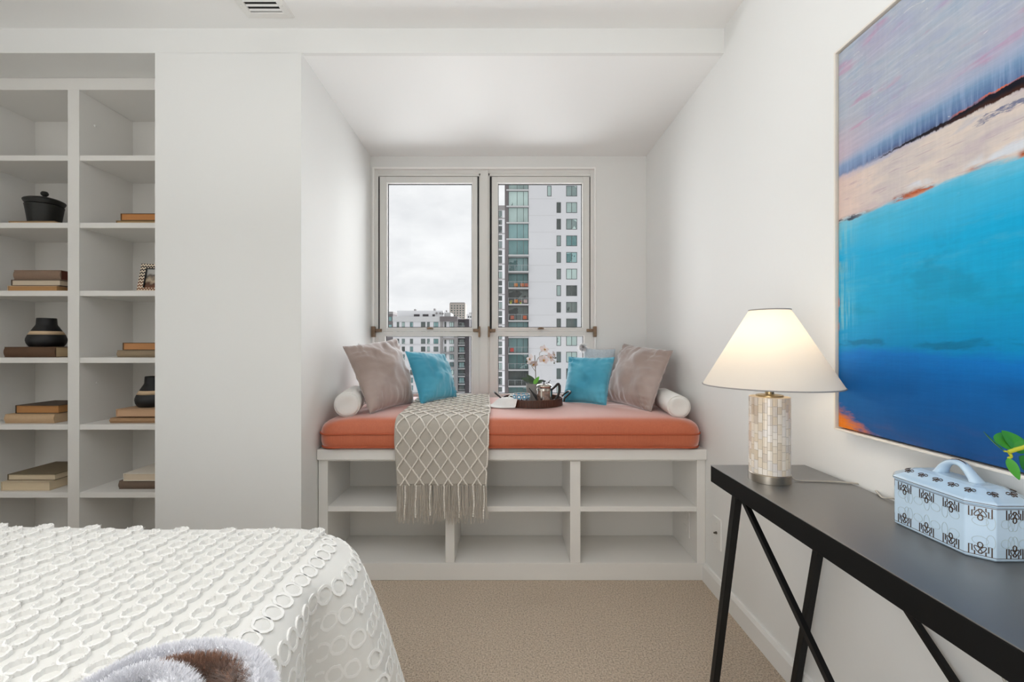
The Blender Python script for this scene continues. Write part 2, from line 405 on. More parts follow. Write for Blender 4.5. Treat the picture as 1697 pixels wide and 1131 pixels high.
# ------------------------------------------------------------------ books and ornaments on the shelves
_bm = {}
def cloth(rgb):
    if rgb not in _bm: _bm[rgb] = plain('book_cloth_%d_%d_%d' % rgb, rgb, 0.8, var=0.10, scale=140, bump=0.15)
    return _bm[rgb]
def paper(rgb):
    k = ('p',) + rgb
    if k not in _bm: _bm[k] = plain('paper_edges_%d_%d_%d' % rgb, rgb, 0.9, var=0.16, scale=50, stretch=(0.4, 0.4, 22), bump=0.2)
    return _bm[k]
def book(label, group, px0, px1, yf, depth, z0, t, cover, page, front='pages', rot=0.0):
    """px0, px1: where the front edge of the book ends in the picture at depth yf"""
    x0, x1 = (px0 - VX) / F * yf, (px1 - VX) / F * yf
    w = x1 - x0; d = depth
    o = thing('book', label, 'book', ((x0 + x1) / 2, yf + d / 2, z0), group, rot)
    bt = .0028 if t > .016 else .0018; hx, hy = w / 2, d / 2; ins = .004
    q = MB()
    q.box(-hx, hx, -hy, hy, 0, bt); q.box(-hx, hx, -hy, hy, t - bt, t)
    if front == 'spine':
        n = 9   # rounded spine facing the room
        pts = [(-hy + .004, bt)] + [(-hy + .002 - .006 * math.sin(PI * k / n), bt + (t - 2 * bt) * k / n) for k in range(n + 1)] + [(-hy + .004, t - bt)]
        q.loops([[(-hx, y, z) for y, z in pts], [(hx, y, z) for y, z in pts]])
        p = (-hx + ins, hx - ins, -hy + .004, hy - ins)
    else:
        q.box(-hx, -hx + .003, -hy, hy, bt, t - bt)
        p = (-hx + .003, hx - ins, -hy + ins, hy - ins)
    q.build('cover', cloth(cover), o, local=True, bevel=.0008)
    q = MB(); q.box(p[0], p[1], p[2], p[3], bt, t - bt); q.build('pages', paper(page), o, local=True)
    return z0 + t
GB = 'books lying flat on the bookcase shelves'
g = .0006
z = book('thin tan book under the black lidded pot', GB, 14, 91, 2.125, .15, SZ[1] + g, .019, (178, 148, 112), (206, 176, 140))
potz = z
z = book('tan book with orange page edges, bottom of the left stack of three', GB, 12, 94, 2.115, .17, SZ[2] + g, .027, (196, 168, 136), (186, 142, 94))
z = book('cream book with dark boards in the middle of the left stack of three', GB, 18, 99, 2.118, .17, z + g, .029, (92, 76, 66), (206, 190, 168))
z = book('thick grey-brown book on top of the left stack of three', GB, 23, 100.5, 2.125, .16, z + g, .047, (136, 112, 94), (98, 50, 34), 'spine')
z = book('dark brown book under the whole black striped vase', GB, 7, 92, 2.11, .16, SZ[3] + g, .05, (92, 66, 46), (196, 172, 136), 'spine')
vase1z = z
z = book('tan clothbound book below the orange-edged one on the left', GB, 8, 90, 2.11, .19, SZ[4] + g, .043, (194, 164, 130), (198, 172, 140), 'spine')
z = book('dark-covered book with orange page edges on a tan book, left column', GB, 25, 97, 2.13, .19, z + g, .040, (84, 70, 58), (178, 128, 78))
z = book('thick cream book at the bottom of the lowest left stack', GB, 1, 82, 2.105, .23, SZ[5] + g, .043, (206, 190, 164), (214, 196, 166))
z = book('olive-topped book with cream pages on the lowest left stack', GB, 12, 91, 2.125, .23, z + g, .030, (122, 108, 86), (212, 196, 168))
z = book('thin olive book, lower of the highest pair on the right', GB, 192, 268, 2.12, .17, SZ[1] + g, .020, (140, 118, 84), (190, 160, 118))
z = book('orange-edged book, upper of the highest pair on the right', GB, 199.5, 270, 2.12, .16, z + g, .034, (120, 88, 58), (190, 130, 78))
z = book('grey-tan clothbound book below an orange-edged book, right column', GB, 194, 270, 2.115, .17, SZ[3] + g, .034, (146, 128, 104), (190, 170, 140), 'spine')
z = book('orange-edged book on the grey-tan one beneath the picture frame shelf', GB, 203, 272, 2.12, .16, z + g, .036, (110, 84, 60), (188, 134, 88))
z = book('thin tan book, lower one under the half-hidden striped vase', GB, 182, 262, 2.115, .20, SZ[4] + g, .024, (168, 134, 100), (196, 160, 120), 'spine')
z = book('pinkish tan book directly beneath the half-hidden striped vase', GB, 192, 266, 2.12, .20, z + .006, .036, (196, 160, 128), (196, 160, 128))
vase2z = z
z = book('brown clothbound book, lower of the lowest right pair', GB, 197, 272, 2.13, .19, SZ[5] + g, .040, (112, 94, 80), (190, 170, 146), 'spine')
z = book('cream-white book, upper of the lowest right pair', GB, 204, 276, 2.125, .20, z + g, .036, (222, 214, 202), (212, 196, 174))

M_POT = plain('black_glazed_pot', (18, 18, 14), 0.5, var=0.5, scale=40, bump=0.4)
px_, py_ = (74 - VX) / F * 2.235, 2.235
pot = thing('lidded_pot', 'black glazed lidded pot standing on a thin tan book', 'pot', (px_, py_, potz + g))
q = MB(); q.lathe([(0.0000, 0), (0.0581, 0), (0.0602, .006), (0.0658, .05), (0.0728, .098), (0.0742, .104), (0.0700, .106), (0.0630, .104), (0.0560, .02), (0.0000, .015)], n=40, cap0=False, cap1=False, M=Matrix.Translation((px_, py_, potz + g))); q.build('body', M_POT, pot, smooth=True, auto=40)
q = MB(); q.lathe([(0.0000, .108), (0.0707, .108), (0.0784, .122), (0.0798, .128), (0.0770, .132), (0.0630, .139), (0.0350, .147), (0.0000, .150)], n=40, cap0=False, cap1=False, M=Matrix.Translation((px_, py_, potz + g))); q.build('lid', M_POT, pot, smooth=True, auto=40)
q = MB(); q.lathe([(0.0072, .148), (0.0080, .156), (0.0144, .162), (0.0160, .170), (0.0112, .179), (0.0000, .181)], n=18, cap1=False, M=Matrix.Translation((px_, py_, potz + g))); q.build('knob', M_POT, pot, smooth=True)

M_VASE = plain('matt_black_ceramic', (14, 14, 16), 0.5, var=0.15)
M_STRIPE = plain('cream_stripe', (214, 186, 152), 0.7)
def striped_vase(label, x, y, z0, s):
    o = thing('striped_vase', label, 'vase', (x, y, z0))
    prof = [(r_ * .70, z_) for r_, z_ in [(0, 0), (.088, 0), (.093, .004), (.104, .018), (.108, .032), (.1065, .042), (.099, .056), (.082, .078), (.066, .098), (.058, .107), (.0555, .113), (.0535, .142), (.051, .144), (.047, .142), (.047, .11), (.085, .05), (0, .02)]]
    q = MB(); q.lathe([(r * s, zz * s) for r, zz in prof], n=48, cap0=False, cap1=False); q.build('body', M_VASE, o, local=True, smooth=True)
    q = MB(); q.lathe([(r_ * .70 * s, z_ * s) for r_, z_ in [(.095, .061), (.0975, .0595), (.0835, .0775), (.081, .078)]], n=48, cap0=False, cap1=False); q.build('stripe', M_STRIPE, o, local=True, smooth=True)
striped_vase('squat black vase with cream stripe, fully visible on a dark brown book', (77.5 - VX) / F * 2.215, 2.215, vase1z + g, 1.0)
striped_vase('squat black vase with cream stripe, half hidden by the wall edge', (256 - VX) / F * 2.23, 2.23, vase2z + g, 1.05)

# chevron picture frame leaning on its strut
def chevron():
    t = NT('chevron_inlay'); tc = t.new('TexCoord'); sp = t.new('SeparateXYZ'); t.link(tc.outputs['Object'], sp.inputs[0])
    a = t.math('MULTIPLY', t.math('PINGPONG', t.math('ADD', sp.outputs[0], 1.0), 0.006), 1.5)
    v = t.math('FRACT', t.math('MULTIPLY', t.math('ADD', t.math('ADD', sp.outputs[2], a), 1.0), 58.0))
    dark = t.mix(t.step(sp.outputs[2], 0.02, 0.10), lin((130, 70, 26)), lin((34, 26, 24)))
    col = t.mix(t.math('GREATER_THAN', v, 0.5), dark, lin((232, 216, 194)))
    t.pbr(col, 0.35); return t.m
M_CHEV = chevron()
fx_, fy_ = (260 - VX) / F * 2.20, 2.20
fr = thing('picture_frame', 'chevron-inlaid picture frame leaning on the shelf in the right column', 'picture frame', (fx_, fy_, SZ[2] + .003))
fr.rotation_euler = (math.radians(-17), 0, math.radians(14))
fw, fh, fb = .085, .155, .024
q = MB(); q.box(-fw, -fw + fb, -.008, .008, 0, fh); q.box(fw - fb, fw, -.008, .008, 0, fh); q.box(-fw + fb, fw - fb, -.008, .008, 0, fb); q.box(-fw + fb, fw - fb, -.008, .008, fh - fb, fh)
q.build('frame', M_CHEV, fr, local=True, bevel=.001)
q = MB(); q.box(-fw + fb, -fw + fb + .004, -.0085, .004, fb, fh - fb); q.box(-fw + fb, fw - fb, -.0085, .004, fh - fb - .003, fh - fb); q.build('liner', M_BLACK, fr, local=True)
t = NT('faded_photo_print'); v = t.obj(); tc = t.new('SeparateXYZ'); t.link(v, tc.inputs[0])
nz = t.noise(v, 30, 3)
col = t.ramp(t.math('ADD', t.math('MULTIPLY', tc.outputs[2], 5.0), t.math('MULTIPLY', nz, .35)), [(0.15, lin((150, 80, 36))), (0.42, lin((92, 56, 34))), (0.5, lin((196, 176, 150))), (0.62, lin((92, 84, 78))), (0.72, lin((186, 184, 180)))])
t.pbr(col, 0.3)
q = MB(); q.box(-fw + fb, fw - fb, -.002, .006, fb, fh - fb); q.build('photo', t.m, fr, local=True)
q = MB(); q.bar((0, .009, .10), (0, .062, .018), .03, .003); q.build('strut', M_BLACK, fr, local=True)
# ------------------------------------------------------------------ bench cushion
def orange():
    t = NT('orange_slub_upholstery'); v = t.obj((260, 260, 4)); vx = t.obj((260, 5, 260))
    f = t.noise(v, 1.0, 4, 0.7); f2 = t.noise(vx, 1.0, 4, .7); g = t.noise(t.obj((9, 9, 9)), 1, 3)
    a = t.mix(f, lin((166, 70, 36)), lin((206, 108, 66)))
    a = t.mix(t.math('MULTIPLY', f2, .4), a, lin((210, 124, 88)))
    a = t.mix(t.math('MULTIPLY', g, .3), a, lin((186, 92, 56)))
    b = t.pbr(a, 0.62, 0, t.bump(f, .25, .0015), sheen=1.0, sheen_tint=(1, .93, .93, 1), spec=.5, coat=.4); b.inputs['Coat Roughness'].default_value = .5; return t.m
M_ORANGE = orange(); M_PIPE = plain('orange_piping', (178, 84, 50), .7, var=.12, scale=200)
CX0, CX1, CY0, CY1, CB, CT = -.884, .928, 2.038, 2.93, .6275, .770
cush = tag(bpy.data.objects.new('bench_cushion', None), 'long orange upholstered cushion with piping on the window bench', 'cushion')
C.objects.link(cush); cush.location = ((CX0 + CX1) / 2, (CY0 + CY1) / 2, CB)
def rrect(ins, r, n=10, sub=24):
    x0, x1, y0, y1 = CX0 + ins, CX1 - ins, CY0 + ins, CY1 - ins; P = []
    r = max(.012, r - ins * .6)
    for cx, cy, a0 in ((x1 - r, y1 - r, 0), (x0 + r, y1 - r, PI / 2), (x0 + r, y0 + r, PI), (x1 - r, y0 + r, 1.5 * PI)):
        for k in range(n + 1):
            a = a0 + PI / 2 * k / n; P.append((cx + r * math.cos(a), cy + r * math.sin(a)))
    Q = []
    for i in range(len(P)):
        a, c = P[i], P[(i + 1) % len(P)]; d = math.hypot(a[0] - c[0], a[1] - c[1]); m = max(1, int(d / .05))
        for k in range(m): Q.append((a[0] + (c[0] - a[0]) * k / m, a[1] + (c[1] - a[1]) * k / m))
    return Q
base = rrect(0, .075)
def cring(ins, z, wav):
    out = []; cx, cy = (CX0 + CX1) / 2, (CY0 + CY1) / 2
    for x, y in base:
        fx = (x - cx) * (1 - ins / (CX1 - cx)); fy = (y - cy) * (1 - ins / (CY1 - cy))
        p = Vector((cx + fx, cy + fy, z))
        e = sm(abs(fx) / (CX1 - cx), .80, 1.0)                       # the ends of the pad sit lower
        p.z -= wav * .014 * e
        p.z += wav * .004 * mnoise.noise(Vector((x * 4, y * 4, 1)))
        out.append(p)
    return out
q = MB()
q.loops([cring(.05, CB, 0), cring(.018, CB + .002, 0), cring(.004, CB + .014, 0), cring(0, CB + .035, 0), cring(-.001, CB + .06, 0), cring(0, CB + .085, .3), cring(.004, CB + .108, .6), cring(.012, CB + .126, .9), cring(.026, CB + .138, 1), cring(.05, CB + .1445, 1), cring(.10, CB + .1475, 1), cring(.18, CT + .008, 1), cring(.27, CT + .0095, 1), cring(.36, CT + .010, 1)])
q.build('pad', M_ORANGE, cush, smooth=True)
for z in (CB + .075, CB + .012):
    q = MB(); q.tube([(p.x, p.y, p.z) for p in cring(-.002 if z > CB + .05 else .004, z, .2)], .0042, 7, True); q.build('piping', M_PIPE, cush, smooth=True)

# ------------------------------------------------------------------ pillows
def velvet(name, rgb, rgb2, sheen=1.0, tint=(.95, .97, 1, 1)):
    t = NT(name); v = t.obj(); f = t.noise(v, 5, 3); h = t.noise(v, 700, 2); k = t.noise(v, 22, 3, .6, 1.0)
    a = t.mix(t.step(f, .3, .7), lin(rgb), lin(rgb2)); a = t.mix(t.math('MULTIPLY', h, .2), a, lin(rgb2))
    t.pbr(a, .65, 0, t.bump(t.math('ADD', t.math('MULTIPLY', h, .08), k), .25, .004), sheen=sheen, sheen_tint=tint, spec=.3); return t.m
M_TAUPE = velvet('taupe_velvet', (156, 138, 130), (176, 160, 154))
M_TEAL = velvet('teal_velvet', (58, 150, 180), (92, 178, 204), .9, (.75, .95, 1, 1))
M_FLUFF = plain('fluffy_white_fabric', (222, 222, 222), .9, var=.06, scale=60, bump=.8, sheen=.5)
M_BLUEGREY = plain('pale_blue_boucle', (196, 206, 214), .9, var=.22, scale=120, bump=1.0, sheen=.3)
def pillow4(name, label, BL, BR, TR, TL, thick, mat, seed, group=None, conc=.06, wr=1.0, power=.5, N=44, piping=True):
    BL, BR, TR, TL = [Vector(p) for p in (BL, BR, TR, TL)]
    nrm = ((BR - BL) + (TR - TL)).cross((TL - BL) + (TR - BR)).normalized()
    o = thing(name, label, 'pillow', (BL + BR + TR + TL) / 4 * 1.0, group)
    o.location.z = min(BL.z, BR.z)
    front = 1 if nrm.dot(Vector((0, 0, EYE)) - (BL + BR + TR + TL) / 4) > 0 else -1
    W_, H_ = ((BR - BL).length + (TR - TL).length) / 2, ((TL - BL).length + (TR - BR).length) / 2
    def base_pt(u, v):
        uu = u * (1 - conc * (1 - v * v)) ; vv = v * (1 - conc * (1 - u * u))
        a, b = (uu + 1) / 2, (vv + 1) / 2
        return BL * (1 - a) * (1 - b) + BR * a * (1 - b) + TR * a * b + TL * (1 - a) * b
    def height(u, v, sd):
        e = max(0, (1 - u * u) * (1 - v * v)); h = e ** power * thick
        if e <= 1e-9: return 0.0
        du, dv = 1 - abs(u), 1 - abs(v)
        p = Vector((u * 1.5, v * 1.5, seed * 3.7 + sd * 9))
        w = mnoise.noise(p * 1.6) * .06
        # gathers running in from the seams, longest near the corners
        for dist, along, oth in ((du, v, seed), (dv, u, seed + 5)):
            fall = math.exp(-dist / .17) * min(1, dist / .05)
            cor = .45 + 1.1 * abs(along) ** 2
            w += fall * cor * .24 * (mnoise.noise(Vector((along * 7.0 + dist * 2, oth, sd))) + .6 * mnoise.noise(Vector((along * 15.0 + dist * 3, oth + 2, sd))))
        r = mnoise.ridged_multi_fractal(Vector((u * 1.3 + v * .9, v * 1.1 - u * .4, seed + sd * 3.1)), 1.0, 2.0, 3, 1.0, 2.0)
        w += (r - 1.2) * .03
        if sd != front: h *= .55
        return h * max(.25, 1 + w * 3.6 * wr)
    q = MB(); idx = {}
    for sd in (1, -1):
        for j in range(N + 1):
            for i in range(N + 1):
                u = -math.cos(PI * i / N) * .35 + (2 * i / N - 1) * .65; v = -math.cos(PI * j / N) * .35 + (2 * j / N - 1) * .65
                brd = i in (0, N) or j in (0, N)
                if brd and (i, j, 0) in idx: continue
                p = base_pt(u, v) + nrm * sd * height(u, v, sd)
                if p.z < BL.z - .001: p.z = BL.z - .001
                idx[(i, j, 0 if brd else sd)] = len(q.v); q.v.append(tuple(p))
    def id_(i, j, sd): return idx[(i, j, 0)] if (i in (0, N) or j in (0, N)) else idx[(i, j, sd)]
    for sd in (1, -1):
        for j in range(N):
            for i in range(N):
                f = (id_(i, j, sd), id_(i + 1, j, sd), id_(i + 1, j + 1, sd), id_(i, j + 1, sd))
                q.f.append(f if sd > 0 else f[::-1]); q.mi.append(0)
    body = q.build('cover', mat, o, smooth=True)
    if piping:
        path = [base_pt(-1 + 2 * k / 20, -1) for k in range(20)] + [base_pt(1, -1 + 2 * k / 20) for k in range(20)] + [base_pt(1 - 2 * k / 20, 1) for k in range(20)] + [base_pt(-1, 1 - 2 * k / 20) for k in range(20)]
        q = MB(); q.tube([(p.x, p.y, max(p.z, BL.z + .001)) for p in path], .0028, 6, True); q.build('seam', mat, o, smooth=True)
    return o
ZC = .779
pillow4('pillow', 'large taupe velvet pillow leaning on the left alcove wall', (-.664, 2.15, ZC), (-.530, 2.53, ZC), (-.668, 2.68, 1.155), (-.855, 2.30, 1.108), .105, M_TAUPE, 1, None, wr=1.25)
pillow4('pillow', 'small teal velvet pillow leaning on the taupe pillow at the left', (-.470, 2.43, ZC + .010), (-.306, 2.73, ZC + .010), (-.400, 2.86, 1.055), (-.590, 2.575, 1.078), .078, M_TEAL, 2, None, wr=1.0)
pillow4('pillow', 'fluffy white pillow mostly hidden behind the left taupe pillow', (-.745, 2.44, ZC), (-.640, 2.82, ZC), (-.700, 2.88, 1.125), (-.865, 2.56, 1.125), .05, M_FLUFF, 3, None, wr=1.0, piping=False)
pillow4('pillow', 'large taupe velvet pillow leaning on the right alcove wall', (.607, 2.64, ZC), (.735, 2.22, ZC - .006), (.905, 2.37, 1.085), (.756, 2.79, 1.122), .092, M_TAUPE, 4, None, wr=1.25)
pillow4('pillow', 'small teal velvet pillow beside the breakfast tray', (.335, 2.575, ZC), (.559, 2.44, ZC), (.646, 2.60, 1.042), (.387, 2.675, 1.042), .070, M_TEAL, 5, None, wr=1.0)
pb = pillow4('pillow', 'pale blue-grey textured pillow with white tassel behind the right teal pillow', (.47, 2.80, ZC), (.70, 2.82, ZC), (.722, 2.88, 1.09), (.515, 2.875, 1.098), .045, M_BLUEGREY, 6, None, wr=.8, piping=False)
q = MB(); rnd = random.Random(3)
def strand(q, a, b, w, c=None):
    a, b = Vector(a), Vector(b); d = (b - a); s = d.cross(Vector((rnd.uniform(-1, 1), rnd.uniform(-1, 1), rnd.uniform(-1, 1)))).normalized() * w
    m = (a + b) / 2 + (c or Vector((0, 0, 0)))
    q.add([a - s, a + s, m + s * .8, m - s * .8, b], [(0, 1, 2, 3), (3, 2, 4)])
for k in range(420):
    d = Vector((rnd.gauss(-.3, .6), rnd.gauss(-.3, .5), rnd.gauss(.1, .6))).normalized()
    c0 = Vector((.505, 2.862, 1.10))
    strand(q, c0 + d * .006, c0 + d * rnd.uniform(.028, .044) + Vector((0, 0, -.006)), .0022)
t = NT('white_tassel_yarn'); d_ = t.new('BsdfDiffuse'); r_ = t.new('BsdfTranslucent'); mx_ = t.new('MixShader')
d_.inputs['Color'].default_value = (.85, .85, .85, 1); r_.inputs['Color'].default_value = (.85, .85, .85, 1); mx_.inputs[0].default_value = .5
t.link(d_.outputs[0], mx_.inputs[1]); t.link(r_.outputs[0], mx_.inputs[2]); t.link(mx_.outputs[0], t.out.inputs['Surface'])
q.build('tassel', t.m, pb)

# ------------------------------------------------------------------ bolsters
M_BOLSTER = plain('white_linen_bolster', (228, 226, 222), .8, var=.03, scale=300, bump=.15)
def bolster(label, c0, c1, r, z0):
    c0, c1 = Vector(c0), Vector(c1); L = (c1 - c0).length
    o = thing('bolster_pillow', label, 'pillow', (c0.x, c0.y, z0), 'white bolsters')
    M = Matrix.Translation(c0) @ Vector((0, 0, 1)).rotation_difference(c1 - c0).to_matrix().to_4x4()
    prof = [(0, .004), (r * .25, .0035), (r * .55, .001), (r * .78, .0), (r * .90, .003), (r * .965, .012), (r, .03), (r * 1.01, L / 2), (r, L - .03), (r * .95, L - .01), (r * .8, L), (0, L)]
    n = 44; q = MB(); R = []
    for rr, z in prof:
        ring = []
        for i in range(n):
            a = 2 * PI * i / n; k = 1 - .022 * max(0, math.cos(a * 18)) * (1 if .5 * r < rr < .99 * r and z < .03 else 0)
            ring.append(M @ Vector((rr * k * math.cos(a), rr * k * math.sin(a), z)))
        R.append(ring)
    q.loops(R, False, False); q.build('cover', M_BOLSTER, o, smooth=True)
    for z in (.010, L - .012):
        q = MB(); q.tube([M @ Vector((r * .975 * math.cos(2 * PI * i / 40), r * .975 * math.sin(2 * PI * i / 40), z)) for i in range(40)], .0022, 6, True); q.build('piping', M_BOLSTER, o, smooth=True)
bolster('white bolster pillow against the left alcove wall', (-.768, 2.115, .766 + .062), (-.826, 2.42, .770 + .062), .061, .766)
bolster('white bolster pillow against the right alcove wall', (.838, 2.11, .762 + .056), (.868, 2.42, .768 + .056), .055, .762)

# ------------------------------------------------------------------ knitted throw with diamond cables and fringe
M_KNIT = plain('pale_grey_knit', (180, 173, 163), .92, var=.10, scale=420, bump=.5, sheen=.3)
M_CABLE = plain('cream_cable_knit', (226, 220, 211), .9, var=.08, scale=300, bump=.3, sheen=.3)
thr = thing('knit_throw', 'pale grey knitted throw with diamond cables and fringe over the orange cushion', 'throw', (-.3, 2.02, .47))
prof = bez([(2.86, .7885), (2.72, .7865), (2.5, .7865), (2.3, .7855), (2.16, .783), (2.09, .7785), (2.052, .766), (2.0335, .744), (2.0265, .70), (2.026, .655), (2.0255, .60), (2.027, .54), (2.030, .469)], 8)
acc = [0]
for i in range(1, len(prof)): acc.append(acc[-1] + math.dist(prof[i], prof[i - 1]))
LT = acc[-1]
def along(s):
    s = min(LT, max(0, s)); i = 1
    while i < len(acc) - 1 and acc[i] < s: i += 1
    t = (s - acc[i - 1]) / (acc[i] - acc[i - 1]); a, b_ = Vector(prof[i - 1]), Vector(prof[i]); return a.lerp(b_, t), (b_ - a).normalized()
def throw_pt(u, s, lift=0.0):
    (y, z), d = along(s)
    f = s / LT; back = 1 - sm(f, .0, .62)
    x0 = -.515 - .040 * back + .012 * sm(f, .8, 1); x1 = -.078 - .026 * back - .010 * sm(f, .8, 1)
    x = x0 + (x1 - x0) * u + .002 * mnoise.noise(Vector((u * 4, s * 5, 3)))
    hang = sm(f, .62, .75)
    n_y, n_z = -d[1], d[0]          # outwards: up on the pad, towards the room on the drop
    if n_z < 0 and abs(d[1]) < .5: n_y, n_z = -n_y, -n_z
    if abs(d[1]) >= .5: n_y, n_z = (-abs(n_y), n_z if n_z > 0 else -n_z)
    off = lift + .003 * hang * (1 + math.sin(u * 13 + 1) ) * (f - .6) * 3 + (.0015 * (1 + mnoise.noise(Vector((u * 6, s * 6, 8)))))
    return Vector((x, y + n_y * off, z + n_z * off))
q = MB(); q.grid(lambda a, c: throw_pt(a, c * LT), 44, 120)
kn = q.build('knit', M_KNIT, thr, smooth=True)
md = kn.modifiers.new('thick', 'SOLIDIFY'); md.thickness = .003; md.offset = -1
wth = .437; sp = wth / 6.25; per = .0955; ph0 = LT - .030
def tri(x): x = x % 1.0; return 4 * abs(x - .5) - 1
for k in range(13):
    q = MB(); path = []; rad = []
    m = int(LT / .006)
    for i in range(m + 1):
        s = LT * i / m; ph = (s - ph0) / per
        w = tri(ph + (.5 if k % 2 else 0)); w = math.copysign(abs(w) ** .85, w)
        u = (.012 + (k + .5 + w * .44) * sp / 2 / wth)
        if u > .995: u = .995
        path.append(throw_pt(u, s, .0036)); rad.append(.0042 if i % 2 else .0030)
    q.tube(path, rad, 6); q.build('cable', M_CABLE, thr)
rnd = random.Random(5)
q = MB()
for k in range(420):
    u = rnd.random(); a = throw_pt(u, LT - .004 * rnd.random(), rnd.uniform(-.004, .003)); L = rnd.uniform(.14, .185)
    sw = rnd.gauss(0, .007); dy = rnd.gauss(0, .004)
    pts = [a + Vector((sw * f * f + .0025 * math.sin(f * 9 + k) * f, dy * f - .002 * f, -L * f)) for f in (0, .2, .4, .6, .8, 1)]
    r = .0010 if rnd.random() < .75 else .0014
    q.tube(pts, [r, r, r, r, r * .9, r * .6], 3)
q.build('fringe', plain('grey_fringe_yarn', (206, 199, 189), .9, var=.08), thr)
for k in range(7):
    u = .012 + (k * 2 + .5) * sp / 2 / wth + (.04 if k == 0 else 0)
    if u > .97: u = .97
    a = throw_pt(u, LT, .003); L = rnd.uniform(.125, .16); q = MB(); path = []; rad = []
    for i in range(26):
        f = i / 25; path.append(a + Vector((.002 * math.sin(f * 5 + k), -.001, -L * f))); rad.append(.0042 if i % 2 else .0026)
    q.tube(path, rad, 6); q.build('braid', M_CABLE, thr)

# ------------------------------------------------------------------ breakfast tray and what stands on it
TX, TY, TR_ = .150, 2.475, .168
M_TRAY = plain('dark_brown_wood', (74, 44, 30), .45, var=.35, scale=20, stretch=(6, 6, 1), bump=.2)
M_IRON = plain('dark_iron', (58, 52, 50), .4, .8, var=.2)
tray = thing('round_tray', 'round dark brown wooden tray with metal handles on the orange cushion', 'tray', (TX, TY, .781))
q = MB(); q.lathe([(0, .782), (TR_ - .004, .782), (TR_ - .004, .787), (0, .787)], TX, TY, 48, False, False); q.build('tray_base', M_TRAY, tray, auto=30)
ns = 72; sl = None
for k in range(ns):
    a = 2 * PI * k / ns
    if sl is None:
        q = MB(); q.box(-.0069, .0069, -.0025, .0025, 0, .040); me = q.data('slat', M_TRAY)
        sl = me
    s_ = bpy.data.objects.new('slat', sl); C.objects.link(s_); s_.parent = tray
    s_.matrix_local = Matrix.Translation((TR_ * math.cos(a), TR_ * math.sin(a), .001)) @ Matrix.Rotation(a + PI / 2, 4, 'Z')
for zz in (.040,):
    q = MB(); q.tube([(TX + TR_ * math.cos(2 * PI * k / 60), TY + TR_ * math.sin(2 * PI * k / 60), .781 + zz) for k in range(60)], .0032, 8, True); q.build('rim', M_TRAY, tray, smooth=True)
for sg, ang in ((-1, PI + .12), (1, .05)):
    ca, sa = math.cos(ang), math.sin(ang); rad_ = Vector((ca, sa, 0)); tan = Vector((-sa, ca, 0)); c0 = Vector((TX, TY, .80)) + rad_ * (TR_ + .004)
    q = MB(); q.tube(bez([c0 + tan * .045, c0 + tan * .044 + Vector((0, 0, .022)) + rad_ * .008, c0 + tan * .034 + rad_ * .040 + Vector((0, 0, .050)), c0 - tan * .034 + rad_ * .040 + Vector((0, 0, .050)), c0 - tan * .044 + Vector((0, 0, .022)) + rad_ * .008, c0 - tan * .045], 8), .0045, 8)
    q.build('handle', M_IRON, tray, smooth=True)
TZ = .7875
# mug with blue ring pattern
def mugmat():
    t = NT('blue_ring_glaze'); tc = t.new('TexCoord'); sp = t.new('SeparateXYZ'); t.link(tc.outputs['Object'], sp.inputs[0])
    an = t.math('MULTIPLY', t.math('ARCTAN2', sp.outputs[1], sp.outputs[0]), .047)
    cell = .0295
    def rings(ox, oz, R, w):
        a = t.math('SUBTRACT', t.math('FRACT', t.math('ADD', t.math('DIVIDE', an, cell), 20 + ox)), .5)
        z = t.math('SUBTRACT', t.math('FRACT', t.math('ADD', t.math('DIVIDE', sp.outputs[2], cell), 20 + oz)), .5)
        d = t.math('SQRT', t.math('ADD', t.math('MULTIPLY', a, a), t.math('MULTIPLY', z, z)))
        return t.math('LESS_THAN', t.math('ABSOLUTE', t.math('SUBTRACT', d, R)), w)
    col = t.mix(rings(0, .3, .36, .08), lin((236, 238, 236)), lin((28, 84, 130)))
    col = t.mix(rings(.5, .8, .28, .10), col, lin((66, 146, 180)))
    col = t.mix(rings(0, .3, .10, .10), col, lin((20, 40, 70)))
    t.pbr(col, .2, coat=.3); return t.m
M_MUG = mugmat(); M_WHITEGL = plain('white_glaze', (232, 232, 228), .2, var=.02)
mx, my = (864 - VX) / F * 2.385, 2.385
mug = thing('mug', 'wide white mug with blue ring pattern on the tray', 'mug', (mx, my, TZ))
q = MB(); q.lathe([(0, 0), (.034, 0), (.040, .004), (.046, .02), (.0475, .062), (.0455, .0635), (.0445, .06), (.040, .01), (0, .008)], n=40, cap0=False, cap1=False); q.build('cup', M_MUG, mug, local=True, smooth=True)
q = MB(); q.tube([(-.0475, .0, .0625)] if False else [(.0468 * math.cos(2 * PI * i / 40), .0468 * math.sin(2 * PI * i / 40), .063) for i in range(40)], .0016, 6, True); q.build('lip', M_WHITEGL, mug, local=True, smooth=True)
q = MB(); q.tube(bez([(-.044, 0, .052), (-.060, -.002, .055), (-.070, -.004, .038), (-.062, -.002, .018), (-.042, 0, .012)], 8), .0042, 8); q.build('handle', M_WHITEGL, mug, local=True, smooth=True)

